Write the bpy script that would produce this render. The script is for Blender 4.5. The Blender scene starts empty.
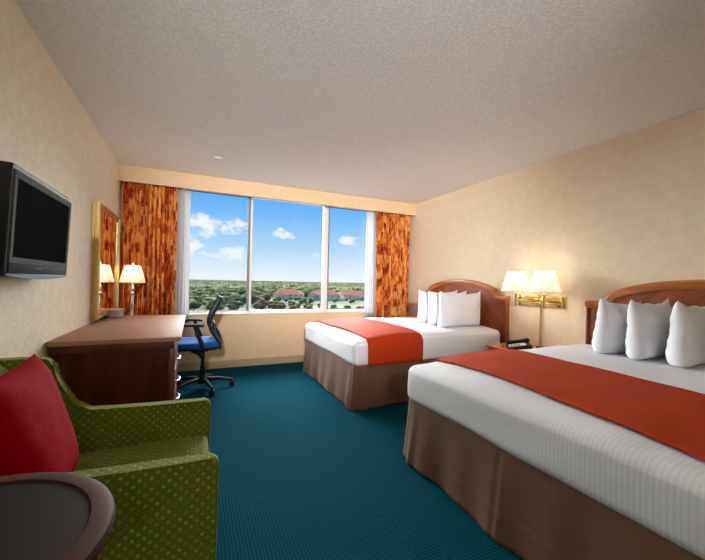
import bpy, bmesh, math, random
from mathutils import Vector, Matrix, noise
C = bpy.context.scene
COL = C.collection
PI = math.pi

# ------------------------------------------------------------------ helpers
def lin(r, g, b):
    f = lambda c: (c/255/12.92) if c/255 <= .04045 else ((c/255+.055)/1.055)**2.4
    return (f(r), f(g), f(b), 1)

def tag(o, label=None, cat=None, group=None, kind=None):
    if label: o['label'] = label
    if cat: o['category'] = cat
    if group: o['group'] = group
    if kind: o['kind'] = kind
    return o

def thing(name, label, cat, loc=(0, 0, 0), rz=0, group=None):
    o = bpy.data.objects.new(name, None)
    o.empty_display_size = .1
    COL.objects.link(o)
    o.location = loc
    o.rotation_euler = (0, 0, rz)
    return tag(o, label, cat, group)

def mk(name, bm, mat, parent=None, smooth=True, loc=None, sharp=35):
    bmesh.ops.recalc_face_normals(bm, faces=bm.faces)
    me = bpy.data.meshes.new(name)
    bm.to_mesh(me)
    bm.free()
    for m in (mat if isinstance(mat, (list, tuple)) else [mat]):
        me.materials.append(m)
    if smooth:
        for p in me.polygons: p.use_smooth = True
        if sharp: me.set_sharp_from_angle(angle=math.radians(sharp))
    o = bpy.data.objects.new(name, me)
    COL.objects.link(o)
    if parent: o.parent = parent
    if loc: o.location = loc
    return o

def dup_tree(o, parent=None):
    c = o.copy()
    COL.objects.link(c)
    c.parent = parent
    for ch in list(o.children): dup_tree(ch, c)
    return c

def B(): return bmesh.new()

def box(bm, x0, x1, y0, y1, z0, z1, bev=0.0, seg=2, mi=0):
    vs = [bm.verts.new((x, y, z)) for x in (x0, x1) for y in (y0, y1) for z in (z0, z1)]
    F = [(0, 1, 3, 2), (4, 6, 7, 5), (0, 4, 5, 1), (2, 3, 7, 6), (0, 2, 6, 4), (1, 5, 7, 3)]
    fs = [bm.faces.new([vs[i] for i in f]) for f in F]
    for f in fs: f.material_index = mi
    if bev:
        es = list({e for f in fs for e in f.edges})
        r = bmesh.ops.bevel(bm, geom=es, offset=bev, segments=seg, profile=.5, affect='EDGES')
        for f in r['faces']: f.material_index = mi
    return vs

def rbox(bm, cx, cy, cz, hx, hy, hz, r, K=4, M=(6, 6, 4), fn=None):
    """soft box: rounded on all edges, with vertices to shape; fn maps local point"""
    r = min(r, hx*.999, hy*.999, hz*.999)
    def axis(h, m):
        a = [r*math.tan(PI/4*k/K) for k in range(1, K+1)]
        return [-(h-r)-t for t in reversed(a)] + [-(h-r)+2*(h-r)*i/m for i in range(m+1)] + [h-r+t for t in a]
    H = (hx, hy, hz)
    ax = [axis(H[i], M[i]) for i in range(3)]
    cache = {}
    def V(p):
        k = (round(p[0], 5), round(p[1], 5), round(p[2], 5))
        if k in cache: return cache[k]
        q = [max(-(H[i]-r), min(H[i]-r, p[i])) for i in range(3)]
        o = Vector(p)-Vector(q)
        v = Vector(q)+(o.normalized()*r if o.length > 1e-9 else o)
        if fn: v = fn(v)
        cache[k] = bm.verts.new((v[0]+cx, v[1]+cy, v[2]+cz))
        return cache[k]
    for i in range(3):
        j, k = (i+1) % 3, (i+2) % 3
        for s in (-1, 1):
            for a in range(len(ax[j])-1):
                for b in range(len(ax[k])-1):
                    q = []
                    for (da, db) in ((0, 0), (1, 0), (1, 1), (0, 1)):
                        p = [0, 0, 0]
                        p[i] = s*H[i]
                        p[j] = ax[j][a+da]
                        p[k] = ax[k][b+db]
                        q.append(V(p))
                    if s < 0: q.reverse()
                    if len(set(q)) == 4: bm.faces.new(q)

def lathe(bm, prof, cx=0, cy=0, n=32, cap=True, mat=None, close=False):
    """prof: list of (r,z)"""
    M = mat or Matrix.Identity(4)
    rings = []
    for (r, z) in prof:
        rings.append([bm.verts.new(M @ Vector((cx+r*math.cos(2*PI*i/n), cy+r*math.sin(2*PI*i/n), z))) for i in range(n)])
    for a, b in zip(rings[:-1], rings[1:]):
        for i in range(n):
            bm.faces.new((a[i], a[(i+1) % n], b[(i+1) % n], b[i]))
    if close:
        a, b = rings[-1], rings[0]
        for i in range(n):
            bm.faces.new((a[i], a[(i+1) % n], b[(i+1) % n], b[i]))
    elif cap:
        bm.faces.new(list(reversed(rings[0])))
        bm.faces.new(rings[-1])

def tube(bm, pts, r, n=10, cap=True):
    """r a number or a list"""
    pts = [Vector(p) for p in pts]
    R = r if isinstance(r, (list, tuple)) else [r]*len(pts)
    rings = []
    up = Vector((0, 0, 1))
    t0 = (pts[1]-pts[0]).normalized()
    if abs(t0.dot(up)) > .9: up = Vector((1, 0, 0))
    nrm = (up-t0*up.dot(t0)).normalized()
    for i, p in enumerate(pts):
        t = (pts[min(i+1, len(pts)-1)]-pts[max(i-1, 0)]).normalized()
        nrm = (nrm-t*nrm.dot(t)).normalized()
        b = t.cross(nrm)
        rings.append([bm.verts.new(p+R[i]*(math.cos(2*PI*k/n)*nrm+math.sin(2*PI*k/n)*b)) for k in range(n)])
    for a, b in zip(rings[:-1], rings[1:]):
        for k in range(n):
            bm.faces.new((a[k], a[(k+1) % n], b[(k+1) % n], b[k]))
    if cap:
        bm.faces.new(list(reversed(rings[0])))
        bm.faces.new(rings[-1])

def prism(bm, poly, axis, a0, a1, bev=0, seg=2):
    """extrude a polygon along an axis ('x','y','z'); poly gives the two other coordinates in order"""
    def P(p, a):
        if axis == 'x': return (a, p[0], p[1])
        if axis == 'y': return (p[0], a, p[1])
        return (p[0], p[1], a)
    A = [bm.verts.new(P(p, a0)) for p in poly]
    D = [bm.verts.new(P(p, a1)) for p in poly]
    n = len(poly)
    fs = [bm.faces.new(A), bm.faces.new(list(reversed(D)))]
    for i in range(n):
        fs.append(bm.faces.new((A[i], D[i], D[(i+1) % n], A[(i+1) % n])))
    if bev:
        es = list(fs[0].edges)+list(fs[1].edges)
        bmesh.ops.bevel(bm, geom=es, offset=bev, segments=seg, profile=.5, affect='EDGES')

def sheet(bm, f, nu, nv, closed=False):
    """f(i/nu, j/nv) -> point"""
    g = [[bm.verts.new(f(i/nu, j/nv)) for j in range(nv+1)] for i in range(nu+(0 if closed else 1))]
    L = len(g)
    for i in range(nu):
        for j in range(nv):
            a, b = g[i], g[(i+1) % L]
            bm.faces.new((a[j], b[j], b[j+1], a[j+1]))
    return g

def solid(o, t, off=0):
    m = o.modifiers.new('thickness', 'SOLIDIFY')
    m.thickness = t
    m.offset = off
    return o

def boxuv(o):
    me = o.data
    uv = me.uv_layers.new(name='UVMap')
    for p in me.polygons:
        n = p.normal
        a = max(range(3), key=lambda i: abs(n[i]))
        for li in p.loop_indices:
            c = me.vertices[me.loops[li].vertex_index].co
            uv.data[li].uv = ((c.y, c.z), (c.x, c.z), (c.x, c.y))[a]
    return o

def griduv(o, f):
    me = o.data
    uv = me.uv_layers.new(name='UVMap')
    for p in me.polygons:
        for li in p.loop_indices:
            uv.data[li].uv = f(me.vertices[me.loops[li].vertex_index].co)
    return o

def smoothstep(a, b, x):
    t = max(0, min(1, (x-a)/(b-a)))
    return t*t*(3-2*t)

# ------------------------------------------------------------------ node helper
class NT:
    def __init__(s, tree):
        s.t = tree
        s.n = tree.nodes
        s.l = tree.links
    def node(s, typ, ins=None, **kw):
        n = s.n.new(typ)
        for k, v in kw.items(): setattr(n, k, v)
        for k, v in (ins or {}).items(): s.set(n.inputs[k], v)
        return n
    def set(s, sock, v):
        if isinstance(v, bpy.types.NodeSocket): s.l.new(v, sock)
        else: sock.default_value = v
    def m(s, op, a, b=0.0, c=None, clamp=False):
        n = s.n.new('ShaderNodeMath')
        n.operation = op
        n.use_clamp = clamp
        s.set(n.inputs[0], a)
        s.set(n.inputs[1], b)
        if c is not None: s.set(n.inputs[2], c)
        return n.outputs[0]
    def v(s, op, a, b=(0, 0, 0)):
        n = s.n.new('ShaderNodeVectorMath')
        n.operation = op
        s.set(n.inputs[0], a)
        s.set(n.inputs[1], b)
        return n.outputs['Value'] if op in ('DOT_PRODUCT', 'LENGTH', 'DISTANCE') else n.outputs[0]
    def sep(s, a):
        n = s.n.new('ShaderNodeSeparateXYZ')
        s.set(n.inputs[0], a)
        return n.outputs
    def comb(s, x, y, z):
        n = s.n.new('ShaderNodeCombineXYZ')
        for i, q in enumerate((x, y, z)): s.set(n.inputs[i], q)
        return n.outputs[0]
    def mix(s, f, a, b, blend='MIX'):
        n = s.n.new('ShaderNodeMix')
        n.data_type = 'RGBA'
        n.blend_type = blend
        s.set(n.inputs[0], f)
        s.set(n.inputs[6], a)
        s.set(n.inputs[7], b)
        return n.outputs[2]
    def ramp(s, f, stops, interp='LINEAR'):
        n = s.n.new('ShaderNodeValToRGB')
        cr = n.color_ramp
        cr.interpolation = interp
        while len(cr.elements) < len(stops): cr.elements.new(.5)
        for e, (p, c) in zip(cr.elements, stops):
            e.position = p
            e.color = c if len(c) == 4 else (*c, 1)
        s.set(n.inputs[0], f)
        return n.outputs[0]
    def noise(s, vec, scale, detail=3, rough=.5, out=0):
        n = s.n.new('ShaderNodeTexNoise')
        s.set(n.inputs['Vector'], vec)
        s.set(n.inputs['Scale'], scale)
        n.inputs['Detail'].default_value = detail
        n.inputs['Roughness'].default_value = rough
        return n.outputs[out]
    def smooth(s, x, a, b):
        n = s.n.new('ShaderNodeMapRange')
        n.interpolation_type = 'SMOOTHSTEP'
        s.set(n.inputs[0], x)
        s.set(n.inputs[1], a)
        s.set(n.inputs[2], b)
        n.inputs[3].default_value = 0
        n.inputs[4].default_value = 1
        return n.outputs[0]
    def bump(s, h, strength=.3, dist=.01):
        n = s.n.new('ShaderNodeBump')
        n.inputs['Strength'].default_value = strength
        n.inputs['Distance'].default_value = dist
        s.set(n.inputs['Height'], h)
        return n.outputs[0]

def material(name):
    m = bpy.data.materials.new(name)
    m.use_nodes = True
    t = NT(m.node_tree)
    b = m.node_tree.nodes['Principled BSDF']
    return m, t, b

def P_(t, b, **kw):
    for k, v in kw.items(): t.set(b.inputs[k.replace('_', ' ')], v)

def plain(name, col, rough=.5, metal=0, noise_amt=.06, nscale=30, spec=.5, bump=0, coat=0):
    m, t, b = material(name)
    co = t.node('ShaderNodeTexCoord').outputs['Object']
    n = t.noise(co, nscale, 3)
    d = tuple(c*(1-noise_amt) for c in col[:3])+(1,)
    l = tuple(min(1, c*(1+noise_amt)) for c in col[:3])+(1,)
    P_(t, b, Base_Color=t.mix(n, d, l), Roughness=rough, Metallic=metal)
    b.inputs['Specular IOR Level'].default_value = spec
    if coat: b.inputs['Coat Weight'].default_value = coat
    if bump: P_(t, b, Normal=t.bump(t.noise(co, nscale*4, 2), bump, .002))
    return m

MAT = {}
# walls: cream vinyl with an orange-peel texture
def wall_material(name, c0, c1, strength, mottled):
    m, t, b = material(name)
    co = t.node('ShaderNodeNewGeometry').outputs['Position']
    n1 = t.noise(co, 55, 4, .6)
    n2 = t.noise(co, 14, 5, .65)
    n3 = t.noise(co, 3, 3, .5)
    h = t.m('ADD', t.m('MULTIPLY', n1, .6), t.m('MULTIPLY', n2, .8))
    col = t.mix(t.smooth(n2, .35, .68), c0, c1)
    col = t.mix(t.m('MULTIPLY', n3, .25), col, c0)
    if mottled:
        col = t.mix(t.m('MULTIPLY', t.smooth(t.noise(co, 30, 6, .7), .5, .7), .35), col, lin(248, 242, 230))
    P_(t, b, Base_Color=col, Roughness=.62, Normal=t.bump(h, strength, .006))
    b.inputs['Specular IOR Level'].default_value = .3
    return m
MAT['wall'] = wall_material('cream stucco wall', lin(242, 228, 199), lin(248, 237, 212), .45, False)
MAT['wall_left'] = wall_material('mottled cream wall', lin(231, 220, 192), lin(242, 233, 210), .6, True)
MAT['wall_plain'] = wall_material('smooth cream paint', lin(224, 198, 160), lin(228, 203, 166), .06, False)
MAT['wall_smooth'] = wall_material('smooth painted border', lin(240, 225, 195), lin(244, 231, 203), .05, False)
# ceiling: popcorn
m, t, b = material('popcorn ceiling')
co = t.node('ShaderNodeNewGeometry').outputs['Position']
v = t.node('ShaderNodeTexVoronoi', {'Vector': co, 'Scale': 100.0}).outputs['Distance']
n = t.noise(co, 140, 4, .7)
n2 = t.noise(co, 62, 3, .6)
h = t.m('ADD', t.m('MULTIPLY', v, -.7), t.m('ADD', n, n2))
P_(t, b, Base_Color=t.mix(t.smooth(t.m('ADD', n, n2), .75, 1.25), lin(224, 224, 224), lin(243, 243, 242)), Roughness=.9, Normal=t.bump(h, .6, .007))
b.inputs['Specular IOR Level'].default_value = .1
MAT['ceiling'] = m
# carpet
m, t, b = material('teal woven carpet')
co = t.node('ShaderNodeNewGeometry').outputs['Position']
x, y, z = t.sep(co)
k = 2*PI/.021
rx = t.m('MULTIPLY', t.m('ADD', x, y), k*.7071)
ry = t.m('MULTIPLY', t.m('SUBTRACT', x, y), k*.7071)
w = t.m('MULTIPLY', t.m('SINE', rx), t.m('SINE', ry))
n = t.noise(co, 160, 2)
n2 = t.noise(co, 1.3, 3)
dots = t.smooth(t.m('ADD', w, t.m('MULTIPLY', t.m('SUBTRACT', n, .5), .9)), .05, .75)
col = t.mix(dots, (.0008, .043, .068, 1), (.005, .098, .128, 1))
col = t.mix(t.m('MULTIPLY', t.smooth(n2, .3, .7), .25), col, (.003, .052, .082, 1))
P_(t, b, Base_Color=col, Roughness=.95, Normal=t.bump(t.m('ADD', t.m('MULTIPLY', w, .5), n), .5, .006))
b.inputs['Specular IOR Level'].default_value = .03
MAT['carpet'] = m
MAT['rubber_base'] = plain('taupe vinyl baseboard', lin(186, 164, 136), .5, noise_amt=.03)
MAT['window_white'] = plain('white painted aluminium', lin(226, 226, 222), .4, noise_amt=.02)
MAT['gasket_or_shade'] = plain('dark rubber gasket', lin(40, 44, 46), .6)
MAT['mullion_shade'] = plain('grey mullion shade', lin(112, 118, 120), .5)  # grey that paints shade onto the white mullions
MAT['sill'] = plain('white stone sill', lin(236, 230, 216), .35, noise_amt=.03)

def glass_mat():
    m = bpy.data.materials.new('clear window glass')
    m.use_nodes = True
    t = NT(m.node_tree)
    m.node_tree.nodes.clear()
    out = t.node('ShaderNodeOutputMaterial')
    tr = t.node('ShaderNodeBsdfTransparent', {'Color': (.97, .985, .98, 1)})
    gl = t.node('ShaderNodeBsdfGlossy', {'Roughness': .01, 'Color': (.9, .95, .95, 1)})
    mx = t.node('ShaderNodeMixShader', {0: .015})
    t.l.new(tr.outputs[0], mx.inputs[1])
    t.l.new(gl.outputs[0], mx.inputs[2])
    t.l.new(mx.outputs[0], out.inputs[0])
    return m
MAT['glass'] = glass_mat()

def wood(name, dark, mid, light, axis='x', scale=1.0, rough=.35, coat=.3, angle=None, mirror_y=False):
    m, t, b = material(name)
    co = t.node('ShaderNodeTexCoord').outputs['Object']
    if mirror_y:
        x, y, z = t.sep(co)
        co = t.comb(x, t.m('ABSOLUTE', y), z)
    if angle is not None:
        r = t.node('ShaderNodeVectorRotate', {'Vector': co, 'Angle': angle}, rotation_type='X_AXIS')
        co = r.outputs[0]
    st = {'x': (2, 26, 26), 'y': (26, 2, 26), 'z': (26, 26, 2)}[axis]
    sv = t.v('MULTIPLY', co, tuple(q*scale for q in st))
    n1 = t.noise(sv, 1.0, 5, .6)
    n2 = t.noise(t.v('MULTIPLY', co, tuple(q*scale*6 for q in st)), 1.0, 2, .5)
    f = t.m('ADD', t.m('MULTIPLY', n1, .8), t.m('MULTIPLY', n2, .2))
    P_(t, b, Base_Color=t.ramp(f, [(.3, dark), (.5, mid), (.72, light)]), Roughness=rough)
    b.inputs['Coat Weight'].default_value = coat
    b.inputs['Coat Roughness'].default_value = .2
    P_(t, b, Normal=t.bump(n2, .05, .001))
    return m
MAT['head_veneer'] = wood('reddish cherry veneer with diagonal grain', lin(112, 52, 20), lin(140, 70, 30), lin(168, 94, 44), 'y', .8, .38, .2, angle=math.radians(42), mirror_y=True)
MAT['head_trim'] = wood('honey cherry moulding', lin(158, 86, 36), lin(188, 110, 52), lin(212, 136, 72), 'y', .7, .25, .6)
MAT['desk_wood'] = wood('dark mahogany panel', lin(54, 16, 5), lin(72, 24, 8), lin(90, 34, 12), 'z', .8, .5, .0)
MAT['desk_wood'].node_tree.nodes['Principled BSDF'].inputs['Specular IOR Level'].default_value = .2
MAT['desk_rail'] = wood('red mahogany solid', lin(72, 20, 10), lin(96, 30, 15), lin(118, 44, 23), 'z', .9, .4, .15)
MAT['night_wood'] = wood('orange cherry top', lin(170, 92, 46), lin(196, 116, 66), lin(214, 140, 86), 'y', .8, .3, .4)
MAT['table_wood'] = wood('dark walnut rim', lin(46, 20, 13), lin(64, 30, 21), lin(82, 42, 31), 'x', .6, .6, .0)
MAT['table_wood'].node_tree.nodes['Principled BSDF'].inputs['Specular IOR Level'].default_value = .12
# laminate desktop with fine fleck
def laminate(name, a, bb, c, rough):
    m, t, b = material(name)
    co = t.node('ShaderNodeTexCoord').outputs['Object']
    n = t.noise(co, 220, 4, .8)
    n2 = t.noise(co, 90, 3, .7)
    P_(t, b, Base_Color=t.ramp(t.m('ADD', t.m('MULTIPLY', n, .6), t.m('MULTIPLY', n2, .4)), [(.34, a), (.5, bb), (.66, c)]), Roughness=rough)
    b.inputs['Specular IOR Level'].default_value = .18
    return m
MAT['desk_top'] = laminate('speckled brown laminate', lin(136, 92, 68), lin(170, 124, 98), lin(194, 150, 122), .55)
MAT['table_inset'] = laminate('charcoal table inset', lin(18, 17, 15), lin(24, 22, 20), lin(31, 29, 26), .55)
MAT['chrome'] = plain('brushed nickel', (.72, .72, .74, 1), .25, 1, .04, 80)
MAT['brass'] = plain('polished brass', (.70, .52, .20, 1), .2, 1, .04, 20)
MAT['gold'] = plain('gilded frame', (.62, .47, .2, 1), .3, 1, .1, 50)
MAT['black_plastic'] = plain('black plastic', (.010, .011, .013, 1), .55, 0, .1, spec=.25)
MAT['dark_grey_plastic'] = plain('charcoal plastic', (.022, .030, .040, 1), .8, 0, .1, spec=.12)
MAT['grey_plastic'] = plain('grey plastic', lin(84, 83, 82), .75, 0, .05, spec=.06)
MAT['screen'] = plain('black screen', (.004, .0035, .0035, 1), .5, 0, .02, spec=.08)
def screen_mat():
    m = bpy.data.materials.new('matte black screen')
    m.use_nodes = True
    t = NT(m.node_tree)
    m.node_tree.nodes.clear()
    out = t.node('ShaderNodeOutputMaterial')
    df = t.node('ShaderNodeBsdfDiffuse', {'Color': (.004, .0036, .0036, 1)})
    gl = t.node('ShaderNodeBsdfGlossy', {'Roughness': .2, 'Color': (.8, .8, .85, 1)})
    mx = t.node('ShaderNodeMixShader', {0: .0004})
    t.l.new(df.outputs[0], mx.inputs[1]); t.l.new(gl.outputs[0], mx.inputs[2])
    t.l.new(mx.outputs[0], out.inputs[0])
    return m
MAT['screen'] = screen_mat()
MAT['tv_blue'] = plain('pale blue lower trim', lin(112, 140, 162), .6, 0, .05, spec=.1)
MAT['phone_panel'] = plain('pale phone face plate', lin(226, 206, 186), .5)
MAT['white_plastic'] = plain('white plastic', lin(214, 212, 206), .4, noise_amt=.02)
MAT['pale_grey'] = plain('pale grey container', lin(206, 200, 184), .5, noise_amt=.04)
MAT['mirror'] = plain('mirror glass', (.92, .92, .9, 1), .0, 1, 0)

def fabric(name, a, b_, rough=.9, weave=500, sheen=.15, bump=.25, extra=None):
    m, t, b = material(name)
    co = t.node('ShaderNodeTexCoord').outputs['Object']
    n = t.noise(co, weave, 2)
    n2 = t.noise(co, 5, 4, .6)
    P_(t, b, Base_Color=t.mix(t.m('ADD', t.m('MULTIPLY', n, .4), t.m('MULTIPLY', n2, .6)), a, b_), Roughness=rough)
    h = t.m('ADD', t.m('MULTIPLY', n, .25), t.m('MULTIPLY', t.noise(co, 14, 4, .55), 1.0))
    P_(t, b, Normal=t.bump(h, bump, .012))
    b.inputs['Sheen Weight'].default_value = sheen
    b.inputs['Specular IOR Level'].default_value = .2
    return m
MAT['pillow'] = fabric('white cotton pillowcase', lin(226, 229, 236), lin(232, 235, 242), .85, 400, .05, .35)
MAT['skirt'] = fabric('taupe brown bed skirt', lin(98, 69, 55), lin(115, 84, 68), .9, 350, .1, .25)
MAT['runner'] = fabric('rust orange velvet', lin(158, 44, 4), lin(182, 58, 8), .8, 300, .0, .35)
MAT['red_cushion'] = fabric('crimson chenille', lin(128, 0, 15), lin(162, 2, 25), .85, 420, .0, .5)
MAT['red_cushion'].node_tree.nodes['Principled BSDF'].inputs['Specular IOR Level'].default_value = .04
MAT['blue_seat'] = fabric('bright blue seat fabric', lin(8, 96, 170), lin(16, 116, 196), .9, 420, .1, .15)
# striped white sheet: stripes run along the bed
m, t, b = material('white sateen stripe cover')
co = t.node('ShaderNodeTexCoord').outputs['Object']
x, y, z = t.sep(co)
s1 = t.m('SINE', t.m('MULTIPLY', y, 2*PI/.017))
f = t.smooth(s1, -.2, .2)
P_(t, b, Base_Color=t.mix(f, lin(218, 221, 228), lin(226, 229, 236)), Roughness=t.m('ADD', .55, t.m('MULTIPLY', f, .25)))
h = t.m('ADD', t.m('MULTIPLY', f, .1), t.noise(co, 9, 4, .55))
P_(t, b, Normal=t.bump(h, .2, .012))
b.inputs['Specular IOR Level'].default_value = .25
MAT['cover'] = m

# armchair fabric: green with staggered ring dots
m, t, b = material('olive green fabric with small ring dots')
uv = t.node('ShaderNodeUVMap').outputs[0]
S = .031
p = t.v('MULTIPLY', uv, (1/S, 1/S, 0))
def lattice(off):
    q = t.v('ADD', p, (off, off, 0))
    c = t.v('SUBTRACT', t.v('FRACTION', q), (.5, .5, 0))
    d = t.v('LENGTH', t.v('MULTIPLY', c, (1, 1, 0)))
    rnd = t.node('ShaderNodeTexWhiteNoise', {'Vector': t.v('ADD', t.v('FLOOR', q), (off*17, 3, 0))}, noise_dimensions='3D').outputs[0]
    return d, rnd
d1, r1 = lattice(0.0)
d2, r2 = lattice(.5)
sel = t.m('LESS_THAN', d1, d2)
d = t.m('MINIMUM', d1, d2)
rn = t.m('ADD', t.m('MULTIPLY', r1, sel), t.m('MULTIPLY', r2, t.m('SUBTRACT', 1, sel)))
core = t.m('LESS_THAN', d, .10)
ring = t.m('MULTIPLY', t.m('GREATER_THAN', d, .10), t.m('LESS_THAN', d, .20))
green = t.mix(t.noise(uv, 500, 2), lin(78, 96, 6), lin(102, 119, 17))
dotc = t.ramp(rn, [(0, lin(190, 60, 30)), (.3, lin(60, 45, 50)), (.45, lin(176, 168, 60)), (.7, lin(205, 110, 40)), (.85, lin(190, 180, 130))], 'CONSTANT')
col = t.mix(t.m('MULTIPLY', ring, .4), green, lin(158, 160, 62))
col = t.mix(t.m('MULTIPLY', core, .65), col, dotc)
P_(t, b, Base_Color=col, Roughness=.9, Normal=t.bump(t.noise(uv, 700, 2), .2, .003))
b.inputs['Sheen Weight'].default_value = .1
b.inputs['Specular IOR Level'].default_value = .2
MAT['green'] = m

# curtain fabric: stepped ikat columns of gold, orange and burgundy
m, t, b = material('orange and burgundy stepped stripe drapery')
uv = t.node('ShaderNodeUVMap').outputs[0]
u, v, _ = t.sep(uv)
wob = t.m('MULTIPLY', t.m('SUBTRACT', t.noise(t.comb(t.m('MULTIPLY', u, 30), t.m('MULTIPLY', v, 30), 0), 1.0, 2), .5), .03)
def layer(cw, ch, k):
    cu = t.m('FLOOR', t.m('MULTIPLY', u, 1/cw))
    ra = t.node('ShaderNodeTexWhiteNoise', {'W': t.m('ADD', cu, k)}, noise_dimensions='1D').outputs[0]
    vv = t.m('ADD', t.m('MULTIPLY', t.m('ADD', v, wob), 1/ch), t.m('MULTIPLY', ra, 3))
    rb = t.node('ShaderNodeTexWhiteNoise', {'Vector': t.comb(cu, t.m('FLOOR', vv), k)}, noise_dimensions='3D').outputs[0]
    return rb, t.m('FRACT', vv)
r1, v1 = layer(.034, .12, 0.0)
r2, v2 = layer(.013, .062, 9.0)
streak = t.noise(t.comb(t.m('MULTIPLY', u, 220), t.m('MULTIPLY', v, 9), 0), 1.0, 3, .6)
f = t.m('ADD', t.m('ADD', t.m('MULTIPLY', r1, .5), t.m('MULTIPLY', r2, .36)), t.m('MULTIPLY', t.m('SUBTRACT', streak, .3), .45))
col = t.ramp(f, [(.14, lin(150, 34, 32)), (.30, lin(186, 62, 38)), (.44, lin(226, 112, 40)), (.60, lin(246, 164, 64)), (.82, lin(252, 206, 130))])
line = t.m('LESS_THAN', v2, .09)
col = t.mix(t.m('MULTIPLY', line, t.m('MULTIPLY', t.smooth(streak, .4, .6), .55)), col, lin(252, 214, 140))
P_(t, b, Base_Color=col, Roughness=.75)
b.inputs['Specular IOR Level'].default_value = .25
tr = t.node('ShaderNodeBsdfTranslucent', {'Color': col})
mx = t.node('ShaderNodeMixShader', {0: .3})
out = m.node_tree.nodes['Material Output']
t.l.new(b.outputs[0], mx.inputs[1])
t.l.new(tr.outputs[0], mx.inputs[2])
t.l.new(mx.outputs[0], out.inputs[0])
MAT['drape'] = m
# sheer
m = bpy.data.materials.new('white sheer voile')
m.use_nodes = True
t = NT(m.node_tree)
m.node_tree.nodes.clear()
out = t.node('ShaderNodeOutputMaterial')
df = t.node('ShaderNodeBsdfDiffuse', {'Color': (.66, .67, .69, 1)})
tl = t.node('ShaderNodeBsdfTranslucent', {'Color': (.6, .61, .63, 1)})
tp = t.node('ShaderNodeBsdfTransparent')
co = t.node('ShaderNodeTexCoord').outputs['Object']
a = t.node('ShaderNodeMixShader', {0: .35})
t.l.new(df.outputs[0], a.inputs[1]); t.l.new(tl.outputs[0], a.inputs[2])
bb = t.node('ShaderNodeMixShader', {0: t.m('MULTIPLY', t.noise(co, 300, 1), .36)})
t.l.new(a.outputs[0], bb.inputs[1]); t.l.new(tp.outputs[0], bb.inputs[2])
t.l.new(bb.outputs[0], out.inputs[0])
MAT['sheer'] = m

def shade_mat(name, col, glow):
    m = bpy.data.materials.new(name)
    m.use_nodes = True
    t = NT(m.node_tree)
    m.node_tree.nodes.clear()
    out = t.node('ShaderNodeOutputMaterial')
    co = t.node('ShaderNodeTexCoord').outputs['Object']
    c = t.mix(t.noise(co, 300, 2), col, tuple(q*.96 for q in col[:3])+(1,))
    df = t.node('ShaderNodeBsdfDiffuse', {'Color': c})
    tl = t.node('ShaderNodeBsdfTranslucent', {'Color': c})
    a = t.node('ShaderNodeMixShader', {0: .5})
    t.l.new(df.outputs[0], a.inputs[1]); t.l.new(tl.outputs[0], a.inputs[2])
    em = t.node('ShaderNodeEmission', {'Color': (1, .89, .74, 1), 'Strength': glow})
    ad = t.node('ShaderNodeAddShader')
    t.l.new(a.outputs[0], ad.inputs[0]); t.l.new(em.outputs[0], ad.inputs[1])
    t.l.new(ad.outputs[0], out.inputs[0])
    return m
MAT['shade'] = shade_mat('lit ivory lamp shade', (.9, .87, .81, 1), .10)
def emit(name, col, s):
    m = bpy.data.materials.new(name)
    m.use_nodes = True
    t = NT(m.node_tree)
    m.node_tree.nodes.clear()
    out = t.node('ShaderNodeOutputMaterial')
    em = t.node('ShaderNodeEmission', {'Color': col, 'Strength': s})
    t.l.new(em.outputs[0], out.inputs[0])
    return m
MAT['bulb'] = emit('warm light bulb', (1, .8, .55, 1), 12)

def point(name, loc, power, col, r, parent=None):
    l = bpy.data.lights.new(name, 'POINT')
    l.energy = power
    l.color = col
    l.shadow_soft_size = r
    o = bpy.data.objects.new(name, l)
    COL.objects.link(o)
    o.location = loc
    if parent: o.parent = parent
    return o

# ------------------------------------------------------------------ room numbers
XL, XR = -.783, 3.239
YS, YW = 4.635, 4.835           # pelmet face, window wall face
YB = -3.6                       # wall behind
H = 2.44
ZS = 2.255
CAM_Z = 1.1616

def struct(name, bm, mat, parent=None, smooth=False):
    o = mk(name, bm, mat, parent, smooth)
    if not parent: o['kind'] = 'structure'
    return o

bm = B(); box(bm, XL-.15, XR+.15, YB-.15, YW+.25, -.12, 0); struct('floor', bm, MAT['carpet'])
bm = B(); box(bm, XL-.15, XR+.15, YB-.15, YW+.25, H, H+.12); struct('ceiling', bm, MAT['ceiling'])
bm = B(); box(bm, XL-.15, XL, YB, YW+.25, 0, H); struct('wall_left', bm, MAT['wall_left'])
bm = B(); box(bm, XR, XR+.15, YB, YW+.25, 0, H); struct('wall_right', bm, MAT['wall'])
bm = B(); box(bm, XL-.15, XR+.15, YB-.15, YB, 0, H); struct('wall_rear', bm, MAT['wall'])
# window wall with its opening
WX0, WX1, WZ0, WZ1 = -.16, 2.64, .70, 2.34
bm = B()
box(bm, XL, XR, YW, YW+.25, 0, WZ0)
box(bm, XL, XR, YW, YW+.25, WZ1, H)
box(bm, XL, WX0, YW, YW+.25, WZ0, WZ1)
box(bm, WX1, XR, YW, YW+.25, WZ0, WZ1)
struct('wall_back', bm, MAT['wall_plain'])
# pelmet board hiding the curtain track
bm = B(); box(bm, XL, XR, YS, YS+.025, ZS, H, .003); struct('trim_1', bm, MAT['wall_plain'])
# smooth painted border under the ceiling on the right wall
bm = B(); box(bm, XR-.004, XR, YB, YS, H-.155, H, .0015); struct('trim_2', bm, MAT['wall_smooth'])
for nm, (x0, x1, y0, y1) in {'baseboard_back': (XL, XR, YW-.012, YW), 'baseboard_left': (XL, XL+.012, YB, YW-.012), 'baseboard_right': (XR-.012, XR, YB, YW-.012)}.items():
    bm = B(); box(bm, x0, x1, y0, y1, 0, .1, .004); struct(nm, bm, MAT['rubber_base'])

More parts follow.
